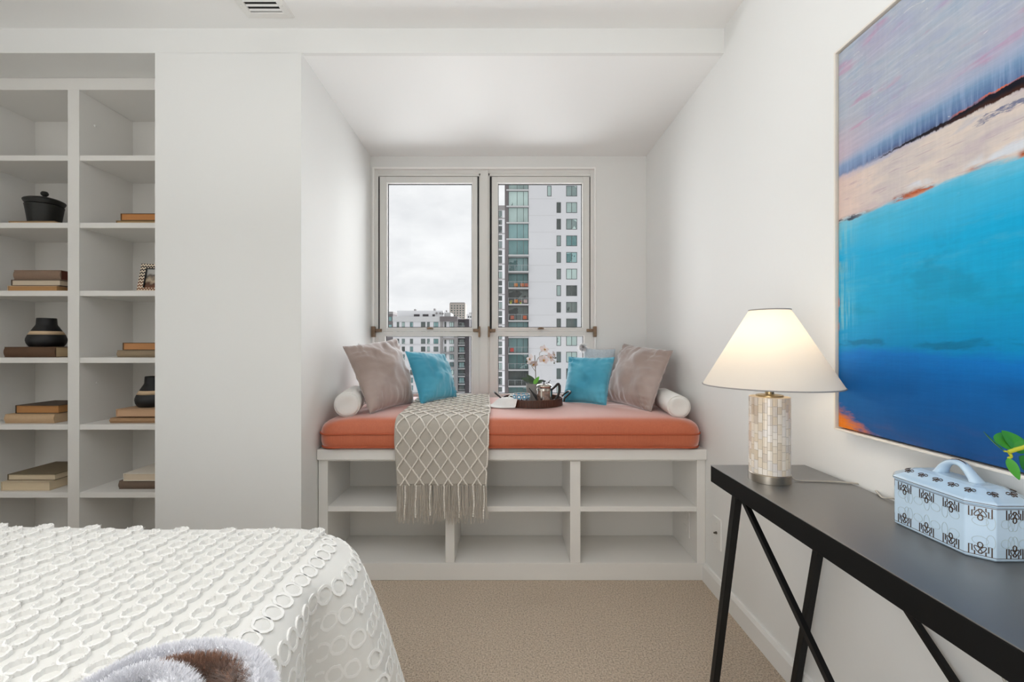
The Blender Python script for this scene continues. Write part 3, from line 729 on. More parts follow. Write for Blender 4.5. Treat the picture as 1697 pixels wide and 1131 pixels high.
# potted orchid
M_CONC = plain('grey_ceramic_pot', (150, 146, 142), .55, var=.08, scale=40)
ox, oy = (884 - VX) / F * 2.53, 2.53
orc = thing('potted_orchid', 'pale pink orchid in a grey pot standing on the tray', 'orchid', (ox, oy, TZ))
q = MB(); q.lathe([(0, 0), (.034, 0), (.037, .003), (.043, .106), (.0405, .106), (.038, .09), (0, .088)], n=36, cap0=False, cap1=False); q.build('pot', M_CONC, orc, local=True, smooth=True, auto=40)
M_STEM = plain('olive_brown_stem', (108, 98, 70), .6); M_LEAFD = plain('dark_green_leaf', (62, 82, 58), .35, var=.15, scale=20); M_LEAFB = plain('bright_green_leaf', (96, 170, 40), .4, var=.2, scale=20)
def OP(px, py, dy=0.0):     # a point of the plant in its own coordinates
    p = at(px, py, oy + dy); return p - Vector((ox, oy, TZ))
q = MB(); q.tube(bez([OP(888, 640), OP(887.8, 624), OP(887, 606), OP(886, 589)], 8), .0022, 7); q.build('stem', M_STEM, orc, local=True, smooth=True)
q = MB(); q.tube(bez([OP(887.3, 612), OP(889, 600), OP(894, 591.5), OP(902, 589.5), OP(912, 590), OP(920, 595, -.01)], 6), .0018, 6); q.tube(bez([OP(894, 590), OP(894.5, 585), OP(899, 582)], 5), .0014, 6); q.tube(bez([OP(887.5, 616), OP(883, 610), OP(880, 605)], 5), .0016, 6); q.build('stem', M_STEM, orc, local=True, smooth=True)
def leaf_mb(q, base, tip, width, normal, curl=.0, n=10, m=4, thick=.0012, bend=0.0):
    base, tip = Vector(base), Vector(tip); d = tip - base; L = d.length; d.normalize()
    nn = (Vector(normal) - d * Vector(normal).dot(d)).normalized(); s = d.cross(nn); top = []
    for side in (1, -1):
        vs = []
        for j in range(n + 1):
            f = j / n; w = width / 2 * (math.sin(PI * f ** .75)) ** .7 if 0 < f < 1 else 0.0006
            for i in range(m + 1):
                g_ = 2 * i / m - 1
                vs.append(base + d * L * f + s * w * g_ + nn * (curl * w * abs(g_) - bend * L * f * f + side * thick / 2 * (1 - abs(g_) * .6)))
        q.add(vs, [(j * (m + 1) + i, j * (m + 1) + i + 1, (j + 1) * (m + 1) + i + 1, (j + 1) * (m + 1) + i) for j in range(n) for i in range(m)])
for (a, b_, w, nn, mt, bd) in ((OP(887, 637), OP(867, 624.5, -.03), .040, (.5, -1, .9), M_LEAFD, .25), (OP(886, 637), OP(873, 620, .02), .038, (.6, -1, .5), M_LEAFD, .1), (OP(885, 638, -.03), OP(893, 624, -.02), .026, (-.5, -1, .2), M_LEAFB, .1), (OP(889, 638, .01), OP(901, 628, .03), .03, (-.3, -.8, .8), M_LEAFD, .2)):
    q = MB(); leaf_mb(q, a, b_, w, nn, .3, bend=bd); q.build('leaf', mt, orc, local=True, smooth=True)
def petal_mat():
    t = NT('orchid_petal'); v = t.obj(); f = t.noise(v, 60, 3)
    sp = t.new('SeparateXYZ'); t.link(v, sp.inputs[0])
    t.pbr(t.mix(f, lin((226, 212, 212)), lin((240, 232, 232))), .6, sheen=.2); return t.m
M_PETAL = petal_mat(); M_LIP = plain('yellow_orchid_lip', (206, 158, 84), .5, var=.4, scale=120)
def flower(px, py, r, face, dy=0.0, roll=0.0):
    c = OP(px, py, dy); face = Vector(face).normalized(); M = Vector((0, 0, 1)).rotation_difference(face).to_matrix().to_4x4() @ Matrix.Rotation(roll, 4, 'Z')
    M.translation = c
    fl = bpy.data.objects.new('flower', None); C.objects.link(fl); fl.parent = orc; fl.matrix_local = M; fl.empty_display_size = .01
    for ang, L, w in ((90, 1.0, .72), (214, 1.0, .6), (326, 1.0, .6), (10, 1.08, 1.05), (170, 1.08, 1.05)):
        a = math.radians(ang); d = Vector((math.cos(a), math.sin(a), .12)); q = MB(); leaf_mb(q, d * r * .06, d * r * L, w * r, (0, 0, 1), -.12, 8, 4, .0008); q.build('petal', M_PETAL, fl, local=True, smooth=True)
    q = MB(); leaf_mb(q, (0, 0, .002), (0, -r * .42, .009), r * .4, (0, .3, 1), .5, 6, 4, .0014); q.sphere((0, 0, .005), r * .13, 8, 6); leaf_mb(q, (0, 0, .003), (r * .25, -r * .1, .010), r * .2, (0, 0, 1), .5, 5, 2); leaf_mb(q, (0, 0, .003), (-r * .25, -r * .1, .010), r * .2, (0, 0, 1), .5, 5, 2)
    q.build('lip', M_LIP, fl, local=True, smooth=True)
flower(901.5, 579.5, .030, (.5, -.8, .4), -.01, .3)
flower(900.5, 596.5, .031, (.35, -1, .0), -.02, .1)
flower(911.5, 592.5, .029, (.7, -.8, .2), -.015, -.2)
flower(917.5, 588.0, .022, (.9, -.5, .1), .0, .2)
flower(878.5, 596, .030, (-.7, -.6, .3), .0, .5)
flower(884, 603, .029, (.2, -.6, -.7), -.02, -.3)
M_BUD = plain('dark_bud', (60, 66, 30), .5)
for px, py in ((873, 600), (921, 593.5), (923.5, 600), (918.5, 602)):
    q = MB(); q.sphere(OP(px, py), .0042, 8, 6, (1, 1, 1.2)); q.build('bud', M_BUD, orc, local=True, smooth=True)
q = MB(); q.tube(bez([OP(917, 597, -.005), OP(920, 599.5), OP(923.5, 600)], 5), .0009, 5); q.tube(bez([OP(880, 603), OP(876, 601), OP(873, 600)], 5), .0009, 5); q.tube([OP(918, 598), OP(918.5, 602)], .0009, 5); q.tube([OP(917, 594), OP(921, 593.5)], .0009, 5); q.build('stem', M_STEM, orc, local=True)

# coffee press
M_STEEL = plain('polished_steel', (206, 200, 192), .15, 1.0, var=.04)
M_PLASTIC = plain('black_plastic', (20, 20, 22), .35)
def beaker_glass():
    t = NT('brown_reflection_glass'); v = t.obj(); t.pbr(t.ramp(t.noise(v, 30, 2), [(.35, lin((70, 44, 36))), (.6, lin((150, 122, 108)))]), .06, 0, spec=.8, coat=.6); return t.m  # brown reflections in the glass painted as mottled colour
kx, ky = (901.5 - VX) / F * 2.40, 2.40
kp = thing('coffee_press', 'steel and glass coffee press with black handle on the tray', 'coffee press', (kx, ky, TZ))
q = MB(); q.lathe([(0, .004), (.0385, .004), (.0385, .097), (.037, .099), (0, .099)], n=36, cap0=False, cap1=False); q.build('beaker', beaker_glass(), kp, local=True, smooth=True, auto=40)
q = MB(); q.lathe([(.0, .0), (.041, .0), (.041, .010), (.0392, .012), (.0392, .002)], n=36, cap0=False, cap1=False); q.lathe([(.0392, .080), (.0415, .080), (.0415, .092), (.0392, .092)], n=36, cap0=False, cap1=False)
for k in range(4):
    a = PI / 4 + .35 + k * PI / 2; M = Matrix.Rotation(a, 4, 'Z'); q.box(.0385, .0412, -.009 if k == 3 else -.004, .009 if k == 3 else .004, .008, .084, M)
q.build('steel_band', M_STEEL, kp, local=True, auto=40)
q = MB(); q.lathe([(.0, .099), (.0415, .099), (.043, .102), (.0425, .107), (.036, .113), (.02, .117), (0, .118)], n=36, cap0=False, cap1=False); q.build('lid', M_STEEL, kp, local=True, smooth=True, auto=40)
q = MB(); q.lathe([(.003, .117), (.003, .126), (.009, .128), (.0105, .131), (.008, .134), (0, .135)], n=16, cap1=False); q.build('knob', M_PLASTIC, kp, local=True, smooth=True)
q = MB(); q.tube(bez([(.010, -.006, .120), (.022, -.010, .124), (.034, -.012, .138)], 5), .0016, 6); q.sphere((.026, -.011, .124), .004, 8, 6); q.build('lever', M_IRON, kp, local=True, smooth=True)
q = MB()
R = []
for f, wz in ((0, .020), (.35, .014), (.7, .008), (1, .005)):
    x = -.040 - .042 * f; z = .042 + .052 * f
    R.append([Vector((x, -.007 * (1 - .5 * f), z - wz)), Vector((x, .007 * (1 - .5 * f), z - wz)), Vector((x, .005 * (1 - .5 * f), z + wz * .5)), Vector((x, -.005 * (1 - .5 * f), z + wz * .5))])
q.loops(R); q.build('spout', M_PLASTIC, kp, local=True, bevel=.001)
hp = bez([(.039, 0, .080), (.060, 0, .100), (.078, 0, .116), (.084, 0, .096), (.080, 0, .060), (.062, 0, .030), (.042, 0, .016)], 7)
q = MB(); n = len(hp); q.tube(hp, [.0052 + .002 * math.sin(PI * i / (n - 1)) for i in range(n)], 8); q.box(.038, .046, -.005, .005, .010, .090); q.build('handle', M_PLASTIC, kp, local=True, smooth=True, auto=50)

# napkin hanging over the tray's rim
M_NAP = plain('white_cotton_napkin', (232, 230, 228), .85, var=.03, scale=200, bump=.1)
nap = thing('napkin', 'white cotton napkin hanging over the left rim of the tray', 'napkin', (-.02, 2.38, .783))
def nap_pt(u, v):
    a = math.radians(198 + (240 - 198) * u)
    if v < .28: r = TR_ - .045 + (.045 + .004) * v / .28; z = .8275 + .0015 * math.sin(v * 20)
    else:
        f = (v - .28) / .72; r = TR_ + .004 + .105 * f * (1.0 - .55 * u); z = .8275 - (.8275 - .7862) * sm(f, 0, .62) + .003 * math.sin(u * 7 + 1) * f
    if v < .28: z -= .004 * (1 - v / .28)
    return Vector((TX + r * math.cos(a) - .018 * v * (1 - u), TY + r * math.sin(a), z))
q = MB(); q.grid(nap_pt, 16, 24); nn_ = q.build('cloth', M_NAP, nap, smooth=True)
md = nn_.modifiers.new('thick', 'SOLIDIFY'); md.thickness = .0016; md.offset = 1
# ------------------------------------------------------------------ console table
M_TABLE = None
def tablemat():
    t = NT('black_lacquered_wood_top'); v = t.obj((30, 2.0, 30)); f = t.noise(v, 3.0, 5, .65); s = t.noise(t.obj(), 60, 4, .7)
    col = t.mix(f, lin((46, 44, 41)), lin((72, 67, 61))); col = t.mix(t.math('MULTIPLY', t.step(s, .66, .74), .12), col, lin((120, 112, 104)))
    b = t.pbr(col, t.math('ADD', .34, t.math('MULTIPLY', f, .12)), 0, t.bump(f, .05, .001), spec=.8, coat=.9); b.inputs['Coat Roughness'].default_value = .48; b.inputs['IOR'].default_value = 2.0; return t.m
M_TABLE = tablemat(); M_LEG = plain('black_powder_coated_steel', (13, 13, 14), .5, .0, var=.1, spec=.3); M_EDGE = plain('matt_black_edge_band', (12, 12, 12), .55, var=.15, scale=60, spec=.15)
TZt = .745; tx0, tx1, ty0, ty1 = .6425, .938, .36, 1.372
tab = thing('console_table', 'long black console table with crossed metal legs along the right wall', 'table', ((tx0 + tx1) / 2, (ty0 + ty1) / 2, 0))
q = MB(); q.box(tx0, tx1, ty0, ty1, TZt - .052, TZt - .0022); q.build('table_slab', M_EDGE, tab, bevel=.002)
q = MB(); q.box(tx0 - .0003, tx1, ty0, ty1 + .0003, TZt - .0021, TZt); q.build('tabletop', M_TABLE, tab, bevel=.0008)
zt = TZt - .052
for X in (.662, .920):
    side = Vector((1, 0, 0))
    for ya, yb in ((1.250, 1.397), (.482, .335)):
        q = MB(); q.bar((X, ya, zt), (X, yb, 0.001), .020, .020, side); q.build('leg', M_LEG, tab)
    dx = .008
    q = MB(); q.bar((X + dx, 1.240, zt), (X + dx, .375, 0.006), .012, .014, side); q.build('brace', M_LEG, tab)
    q = MB(); q.bar((X - dx, .492, zt), (X - dx, 1.357, 0.006), .012, .014, side); q.build('brace', M_LEG, tab)
for ya in (1.25, .482):
    q = MB(); q.box(.655, .928, ya - .012, ya + .012, zt - .012, zt); q.build('cross_bar', M_LEG, tab)

# ------------------------------------------------------------------ table lamp
LX, LY = .7355, 1.2195
lamp = thing('table_lamp', 'lit table lamp with white cone shade and mother-of-pearl tiled base', 'lamp', (LX, LY, TZt))
M_BRUSH = plain('brushed_nickel', (176, 168, 156), .3, 1.0, var=.08, stretch=(1, 1, 40), scale=12)
q = MB(); q.lathe([(0, .0005), (.0525, .0005), (.0525, .022), (.050, .024), (0, .024)], n=48, cap0=False, cap1=False); q.build('base', M_BRUSH, lamp, local=True, auto=30, smooth=True)
q = MB(); q.lathe([(0, .024), (.0492, .024), (.0492, .228), (.0495, .2335), (0, .2335)], n=52, cap0=False, cap1=False); q.build('column', plain('grout_grey_plaster', (188, 176, 160), .7), lamp, local=True, auto=30, smooth=True)
def pearl():
    t = NT('mother_of_pearl_tile'); oi = t.new('ObjectInfo'); v = t.obj((120, 120, 30)); f = t.noise(v, 1.0, 3)
    a = t.ramp(oi.outputs['Random'], [(0, lin((206, 188, 164))), (.3, lin((226, 212, 192))), (.6, lin((234, 226, 216))), (.85, lin((212, 204, 198))), (1, lin((190, 170, 148)))])
    t.pbr(t.mix(t.math('MULTIPLY', f, .35), a, lin((246, 240, 230))), .25, 0, spec=.6, coat=.3); return t.m
M_PEARL = pearl()
ncol = 27; hts = [.0225, .027, .0190]
protos = []
for h in hts:
    q = MB(); R = []; dA = 2 * PI / ncol * .46
    for z in (0, h - .0010):
        R.append([Vector((r * math.cos(a), r * math.sin(a), z)) for r, a in ((.0488, -dA), (.0508, -dA), (.0511, 0), (.0508, dA), (.0488, dA))])
    q.loops(R); protos.append((h, q.data('tile', M_PEARL)))
rnd = random.Random(11)
for c in range(ncol):
    z = .0245
    k = rnd.randrange(3)
    while z < .232:
        h, me = protos[rnd.randrange(3)]
        sc = 1.0
        if z == .0245: sc = rnd.uniform(.4, 1)
        if z + h * sc > .225: sc = (.2335 - z) / h
        o = bpy.data.objects.new('tile', me); C.objects.link(o); o.parent = lamp
        o.matrix_local = Matrix.Translation((0, 0, z)) @ Matrix.Rotation(2 * PI * c / ncol, 4, 'Z') @ Matrix.Diagonal((1 + rnd.uniform(0, .004), 1 + rnd.uniform(0, .004), sc, 1))
        z += h * sc
q = MB(); q.lathe([(0, .2335), (.034, .2335), (.034, .238), (.030, .239), (.011, .240), (.011, .252), (.016, .253), (.016, .30), (.010, .302), (0, .302)], n=32, cap0=False, cap1=False); q.build('socket', plain('aged_brass', (168, 148, 112), .3, .9), lamp, local=True, auto=30)
SZ0, SZ1 = 1.009 - TZt, 1.219 - TZt; R0, R1 = .1705, .0508
def shade_mat():
    t = NT('white_linen_shade'); v = t.obj(); f = t.noise(t.obj((200, 200, 900)), 1, 2)
    d = t.new('BsdfDiffuse'); d.inputs['Color'].default_value = (.82, .80, .77, 1)
    r = t.new('BsdfTranslucent'); r.inputs['Color'].default_value = (.86, .78, .66, 1)
    mx = t.new('MixShader'); mx.inputs[0].default_value = .42
    t.link(t.bump(f, .08, .001), d.inputs['Normal'])
    t.link(d.outputs[0], mx.inputs[1]); t.link(r.outputs[0], mx.inputs[2]); t.link(mx.outputs[0], t.out.inputs['Surface']); return t.m
q = MB(); q.lathe([(R0, SZ0), (R1, SZ1)], n=72, cap0=False, cap1=False); q.build('shade', shade_mat(), lamp, local=True, smooth=True)
M_TRIMB = plain('grey_shade_trim', (150, 146, 144), .7)
for r, z in ((R0, SZ0), (R1, SZ1)): q = MB(); q.tube([(r * math.cos(2 * PI * k / 60), r * math.sin(2 * PI * k / 60), z) for k in range(60)], .0018, 6, True); q.build('shade_trim', M_TRIMB, lamp, local=True, smooth=True)
q = MB()
for k in range(3):
    a = 2 * PI * k / 3 + .4; q.tube([(R1 * math.cos(a), R1 * math.sin(a), SZ1 - .002), (0, 0, SZ1 - .012)], .0014, 6)
q.tube([(0.0, .03, .30), (0, .040, .36), (0, .034, .42), (0, 0, SZ1 - .010)], .0014, 6); q.tube([(0.0, -.03, .30), (0, -.040, .36), (0, -.034, .42), (0, 0, SZ1 - .010)], .0014, 6); q.tube([(0, -.03, .30), (0, .03, .30)], .0014, 6)
q.build('harp', M_BRUSH, lamp, local=True, smooth=True)
t = NT('glowing_bulb'); e = t.new('Emission'); e.inputs['Color'].default_value = (1, .80, .55, 1); e.inputs['Strength'].default_value = 21.0; t.link(e.outputs[0], t.out.inputs['Surface'])
q = MB(); q.lathe([(.010, .302), (.011, .352), (.022, .386), (.0235, .398), (.020, .414), (.010, .424), (0, .427)], n=24, cap1=False); q.build('bulb', t.m, lamp, local=True, smooth=True)
M_CORD = plain('clear_grey_cord', (176, 170, 160), .25, spec=.7)
cp = [Vector((.794, 1.215, TZt + .008)), Vector((.812, 1.205, TZt + .003)), onz(1385, 799, TZt + .003), onz(1440, 806, TZt + .003), Vector((.925, 1.075, TZt + .003)), Vector((.9432, 1.045, TZt - .006)), Vector((.9436, .99, .60)), Vector((.9436, .90, .53)), Vector((.9436, .835, .50)), Vector((.9436, .80, .40)), Vector((.9436, .78, .25)), Vector((.9436, .77, .235))]
q = MB(); q.tube(bez(cp, 8), .0022, 7); q.build('cord', M_CORD, lamp, smooth=True)

# ------------------------------------------------------------------ painting
def paint():
    t = NT('abstract_seascape_paint'); tc = t.new('TexCoord'); sp = t.new('SeparateXYZ'); t.link(tc.outputs['Object'], sp.inputs[0])
    u, v = sp.outputs[0], sp.outputs[1]       # metres from the left edge, share of the height
    vec = tc.outputs['Object']
    def mp(sx, sy):
        m = t.new('Mapping'); m.inputs['Scale'].default_value = (sx, sy, 1); t.link(vec, m.inputs['Vector']); return m.outputs['Vector']
    fine = t.noise(mp(14, 60), 1, 5, .7); brd = t.noise(mp(4, 12), 1, 4, .6); big = t.noise(mp(2.5, 3), 1, 3); vert = t.noise(mp(90, 5), 1, 4, .7)
    dgn = t.noise(mp(7, 22), 1, 5, .62, .35); strk = t.noise(mp(10, 130), 1, 3, .6); sft = t.noise(mp(5, 9), 1, 4, .6, .4)
    vv = t.math('ADD', v, t.math('MULTIPLY', t.math('SUBTRACT', brd, .5), .035))
    vv = t.math('ADD', vv, t.math('MULTIPLY', t.math('SUBTRACT', fine, .5), .022))
    vsea = t.math('ADD', vv, t.math('MULTIPLY', t.math('SUBTRACT', sft, .5), .07))
    col = t.ramp(vsea, [(0.0, lin((40, 82, 136))), (.06, lin((24, 86, 148))), (.15, lin((14, 98, 168))), (.20, lin((8, 112, 188))), (.222, lin((0, 132, 186))), (.32, lin((0, 150, 194))), (.44, lin((0, 160, 206))), (.52, lin((64, 174, 210))), (.555, lin((112, 188, 214)))])
    col = t.mix(t.math('MULTIPLY', t.step(dgn, .50, .70), t.math('MULTIPLY', t.step(v, .28, .42), .45)), col, lin((64, 166, 196)))
    col = t.mix(t.math('MULTIPLY', t.step(sft, .5, .66), t.math('MULTIPLY', t.math('MULTIPLY', t.step(v, .24, .28), t.step(v, .50, .40)), .45)), col, lin((0, 126, 158)))
    lft = t.math('MULTIPLY', t.step(u, .09, .0), t.math('MULTIPLY', t.step(vert, .40, .6), t.math('MULTIPLY', t.step(sft, .4, .55), t.math('MULTIPLY', t.step(v, .20, .3), .8))))
    col = t.mix(lft, col, lin((124, 180, 190)))
    tl = t.math('MULTIPLY', t.step(t.math('ABSOLUTE', t.math('SUBTRACT', vsea, .228)), .012, .004), t.math('MULTIPLY', t.step(brd, .46, .56), .5)); col = t.mix(tl, col, lin((0, 84, 110)))
    low = t.math('MULTIPLY', t.step(v, .10, .0), t.step(dgn, .45, .7)); col = t.mix(t.math('MULTIPLY', low, .5), col, lin((76, 78, 116)))
    drk = t.math('MULTIPLY', t.math('MULTIPLY', t.step(big, .42, .6), t.step(v, .19, .12)), .45); col = t.mix(drk, col, lin((8, 40, 84)))
    # cream and peach band
    cream = t.ramp(dgn, [(.28, lin((186, 172, 178))), (.45, lin((200, 190, 186))), (.6, lin((214, 200, 190))), (.75, lin((180, 180, 190)))])
    cream = t.mix(t.math('MULTIPLY', t.step(u, .18, .0), .6), cream, lin((216, 184, 172)))
    cream = t.mix(t.math('MULTIPLY', t.step(strk, .58, .66), .35), cream, lin((150, 120, 140)))
    col = t.mix(t.step(vv, .543, .556), col, cream)
    # broken rust line on the lower edge of the cream
    d = t.math('ABSOLUTE', t.math('SUBTRACT', vv, .553)); brk = t.math('MULTIPLY', t.step(t.noise(mp(9, 3), 1, 2), .47, .56), t.step(u, .05, .12))
    col = t.mix(t.math('MULTIPLY', t.step(d, .010, .001), t.math('MULTIPLY', brk, t.step(fine, .36, .5))), col, t.ramp(fine, [(.35, lin((50, 26, 20))), (.5, lin((170, 78, 34))), (.68, lin((200, 140, 104)))]))
    d2 = t.math('ABSOLUTE', t.math('SUBTRACT', vv, .551)); col = t.mix(t.math('MULTIPLY', t.step(d2, .007, .002), t.math('MULTIPLY', t.step(u, .16, .04), t.step(fine, .42, .55))), col, lin((40, 52, 70)))
    wht = t.math('MULTIPLY', t.step(t.math('ABSOLUTE', t.math('SUBTRACT', vv, .566)), .012, .004), t.math('MULTIPLY', t.step(u, .18, .26), t.step(sft, .46, .56))); col = t.mix(t.math('MULTIPLY', wht, .8), col, lin((206, 214, 224)))
    # dusky blue stroke above the cream, dark and brown at its lower edge
    vs = t.math('ADD', v, t.math('ADD', t.math('MULTIPLY', t.math('SUBTRACT', brd, .5), .016), t.math('MULTIPLY', t.math('SUBTRACT', vert, .5), .012)))
    sky = t.ramp(dgn, [(.26, lin((170, 152, 180))), (.40, lin((162, 170, 190))), (.52, lin((172, 178, 190))), (.64, lin((158, 172, 190))), (.78, lin((192, 190, 202)))])
    sky = t.mix(t.math('MULTIPLY', t.step(strk, .55, .66), .4), sky, lin((186, 190, 198)))
    sky = t.mix(t.math('MULTIPLY', t.step(big, .52, .66), .35), sky, lin((166, 146, 178)))
    sky = t.mix(t.math('MULTIPLY', t.step(v, .80, .72), .45), sky, lin((178, 168, 196)))
    sky = t.mix(t.math('MULTIPLY', t.step(u, .14, .0), t.math('MULTIPLY', t.step(v, .84, .74), .7)), sky, lin((196, 176, 184)))
    col = t.mix(t.step(vv, .655, .668), col, sky)
    wid = t.math('ADD', .030, t.math('MULTIPLY', u, .09))     # the stroke widens to the right
    up = t.math('DIVIDE', t.math('SUBTRACT', vs, .668), wid)
    inb = t.math('MULTIPLY', t.step(up, -.15, .12), t.step(up, 1.45, .55))
    blu = t.ramp(up, [(0, lin((40, 58, 98))), (.25, lin((74, 104, 148))), (.7, lin((108, 146, 182))), (1, lin((144, 170, 198)))])
    blu = t.mix(t.math('MULTIPLY', t.step(vert, .46, .66), .5), blu, lin((140, 162, 196)))
    blu = t.mix(t.math('MULTIPLY', t.step(u, .22, .0), .6), blu, lin((134, 158, 196)))
    col = t.mix(t.math('MULTIPLY', inb, .92), col, blu)
    edge = t.math('ABSOLUTE', t.math('SUBTRACT', vs, t.math('ADD', .664, t.math('MULTIPLY', u, .014))))
    wd = t.math('ADD', t.math('ADD', -.0045, t.math('MULTIPLY', u, .036)), t.math('MULTIPLY', t.math('SUBTRACT', fine, .5), .012))
    dk = t.step(t.math('SUBTRACT', wd, edge), -.0015, .0025); col = t.mix(dk, col, t.mix(t.step(t.math('SUBTRACT', vs, .668), .005, -.007), lin((14, 16, 30)), t.mix(t.step(u, .22, .36), lin((24, 20, 26)), lin((60, 30, 20)))))
    og = t.math('MULTIPLY', t.math('LESS_THAN', t.math('ABSOLUTE', t.math('SUBTRACT', t.math('SUBTRACT', edge, wd), .0005)), .0022), t.math('MULTIPLY', t.math('GREATER_THAN', vs, .672), t.math('MULTIPLY', t.step(u, .30, .36), t.step(brd, .40, .5)))); col = t.mix(og, col, lin((220, 104, 44)))
    smd = t.math('MULTIPLY', t.math('LESS_THAN', t.math('ABSOLUTE', t.math('SUBTRACT', vs, .638)), .008), t.math('MULTIPLY', t.step(u, .33, .38), t.step(fine, .5, .6))); col = t.mix(t.math('MULTIPLY', smd, .8), col, lin((72, 86, 128)))
    # white palette-knife flecks, pink streaks
    knife = t.math('MULTIPLY', t.step(t.noise(mp(18, 60), 1, 2, .5, 2.0), .72, .75), t.step(v, .5, .6)); col = t.mix(t.math('MULTIPLY', knife, .6), col, lin((214, 214, 212)))
    pnk = t.math('MULTIPLY', t.step(t.noise(mp(6, 26), 1, 3, .5, .3), .58, .70), t.step(v, .7, .75)); col = t.mix(t.math('MULTIPLY', pnk, .55), col, lin((186, 136, 166)))
    # orange showing through at the lower left corner and edge
    cor = t.math('ADD', t.math('DIVIDE', u, .15), t.math('DIVIDE', v, .075)); cor = t.math('ADD', cor, t.math('MULTIPLY', t.math('SUBTRACT', fine, .5), 1.4))
    col = t.mix(t.step(cor, 1.05, .45), col, t.mix(fine, lin((200, 88, 8)), lin((236, 146, 44))))
    led = t.math('MULTIPLY', t.step(t.math('ADD', u, t.math('MULTIPLY', t.math('SUBTRACT', vert, .5), .02)), .014, .005), t.math('MULTIPLY', t.step(t.noise(mp(2, 14), 1, 2), .50, .58), t.step(v, .62, .5))); col = t.mix(led, col, lin((224, 116, 54)))
    tone = t.math('ADD', .80, t.math('ADD', t.math('MULTIPLY', strk, .22), t.math('MULTIPLY', vert, .16))); tn_ = t.new('CombineXYZ'); [t.link(tone, tn_.inputs[i_]) for i_ in range(3)]
    col = t.mix(1.0, col, tn_.outputs[0], 'MULTIPLY')
    h = t.math('ADD', t.math('MULTIPLY', fine, .6), t.math('ADD', knife, t.math('MULTIPLY', dgn, .5)))
    t.pbr(col, .5, 0, t.bump(h, .25, .003), spec=.12); return t.m
PY0, PY1, PZ0, PZ1 = 1.217, .14, .887, 1.934
pt = thing('painting', 'large abstract blue seascape canvas in a thin white frame on the right wall', 'painting', (XR, (PY0 + PY1) / 2, PZ0))
cv = bpy.data.meshes.new('canvas')
xf = .919; ww = PY0 - PY1; fwid = .010
vs = [(fwid, fwid / 1.047, 0), (ww - fwid, fwid / 1.047, 0), (ww - fwid, 1 - fwid / 1.047, 0), (fwid, 1 - fwid / 1.047, 0)]
vs = vs + [(x, y, -.022) for x, y, z in vs]
cv.from_pydata(vs, [], [(0, 1, 2, 3), (7, 6, 5, 4), (0, 4, 5, 1), (1, 5, 6, 2), (2, 6, 7, 3), (3, 7, 4, 0)]); cv.materials.append(paint())
co = bpy.data.objects.new('canvas', cv); C.objects.link(co); co.parent = pt
# local x runs along the wall to the right, local y up it (in shares of the height)
co.matrix_local = Matrix.Translation(Vector((xf, PY0, PZ0)) - Vector(pt.location)) @ Matrix(((0, 0, -1, 0), (-1, 0, 0, 0), (0, PZ1 - PZ0, 0, 0), (0, 0, 0, 1)))
M_PFR = plain('pale_wood_float_frame', (226, 220, 210), .5, var=.04)
for (ya, yb, za, zb) in ((PY0 - .0055, PY0, PZ0, PZ1), (PY1, PY1 + .0055, PZ0, PZ1), (PY1 + .0055, PY0 - .0055, PZ0, PZ0 + .0055), (PY1 + .0055, PY0 - .0055, PZ1 - .0055, PZ1)):
    q = MB(); q.box(.912, XR - .0005, ya, yb, za, zb); q.build('frame', M_PFR, pt, bevel=.001)
q = MB(); q.box(.942, XR - .0006, PY1 + .006, PY0 - .006, PZ0 + .006, PZ1 - .006); q.build('backing', M_BLACK, pt)

# ------------------------------------------------------------------ lidded ceramic box
M_CER = plain('pale_blue_white_ceramic', (188, 210, 228), .12, var=.03, scale=12, coat=.4)
M_GOLD = plain('dark_gold_enamel', (74, 54, 40), .3, .6, var=.3, scale=90)
M_LATT = plain('pale_grey_print', (168, 184, 190), .3)
CXc, CYc = .883, .857
cer = thing('ceramic_box', 'octagonal pale blue ceramic box with gold motifs and arched lid handle on the console table', 'box', (CXc, CYc, TZt))
def octo(ix, iy, ch, ins=0.0):
    hx, hy = ix - ins, iy - ins; c = ch - ins * .58
    return [(-hx, -hy + c), (-hx + c, -hy), (hx - c, -hy), (hx, -hy + c), (hx, hy - c), (hx - c, hy), (-hx + c, hy), (-hx, hy - c)]
HX, HY, CH = .0585, .098, .0275
def oring(ins, z): return [Vector((x, y, z)) for x, y in octo(HX, HY, CH, ins)]
q = MB(); q.loops([oring(.003, .0005), oring(.0, .004), oring(0, .006), oring(.0, .094), oring(.002, .0955), oring(.005, .0955), oring(.006, .02)], True, True); q.build('body', M_CER, cer, local=True, bevel=.001)
q = MB(); q.loops([oring(.004, .0958), oring(-.0022, .0962), oring(-.0028, .1005), oring(.001, .1035), oring(.010, .108), oring(.030, .119), oring(.040, .1215)], True, True); q.build('lid', M_CER, cer, local=True, bevel=.001)
hpath = bez([(0, -.040, .117), (0, -.030, .130), (0, -.013, .1465), (0, .004, .148), (0, .020, .139), (0, .032, .118)], 7)
q = MB(); n = len(hpath); R = []
for i, p in enumerate(hpath):
    d = (hpath[min(i + 1, n - 1)] - hpath[max(i - 1, 0)]).normalized(); nn = d.cross(Vector((1, 0, 0))); e = abs(2 * i / (n - 1) - 1)
    w, h_ = .0095 + .007 * e ** 3, .0055 + .003 * e ** 3
    R.append([p + Vector((1, 0, 0)) * w * math.cos(2 * PI * k / 14) + nn * h_ * math.sin(2 * PI * k / 14) for k in range(14)])
q.loops(R); q.build('handle', M_CER, cer, local=True, smooth=True)
q = MB(); q.tube([Vector((0, p.y, p.z + .0052)) for p in hpath[8:-12]], .0016, 6); q.build('handle_stripe', M_GOLD, cer, local=True)
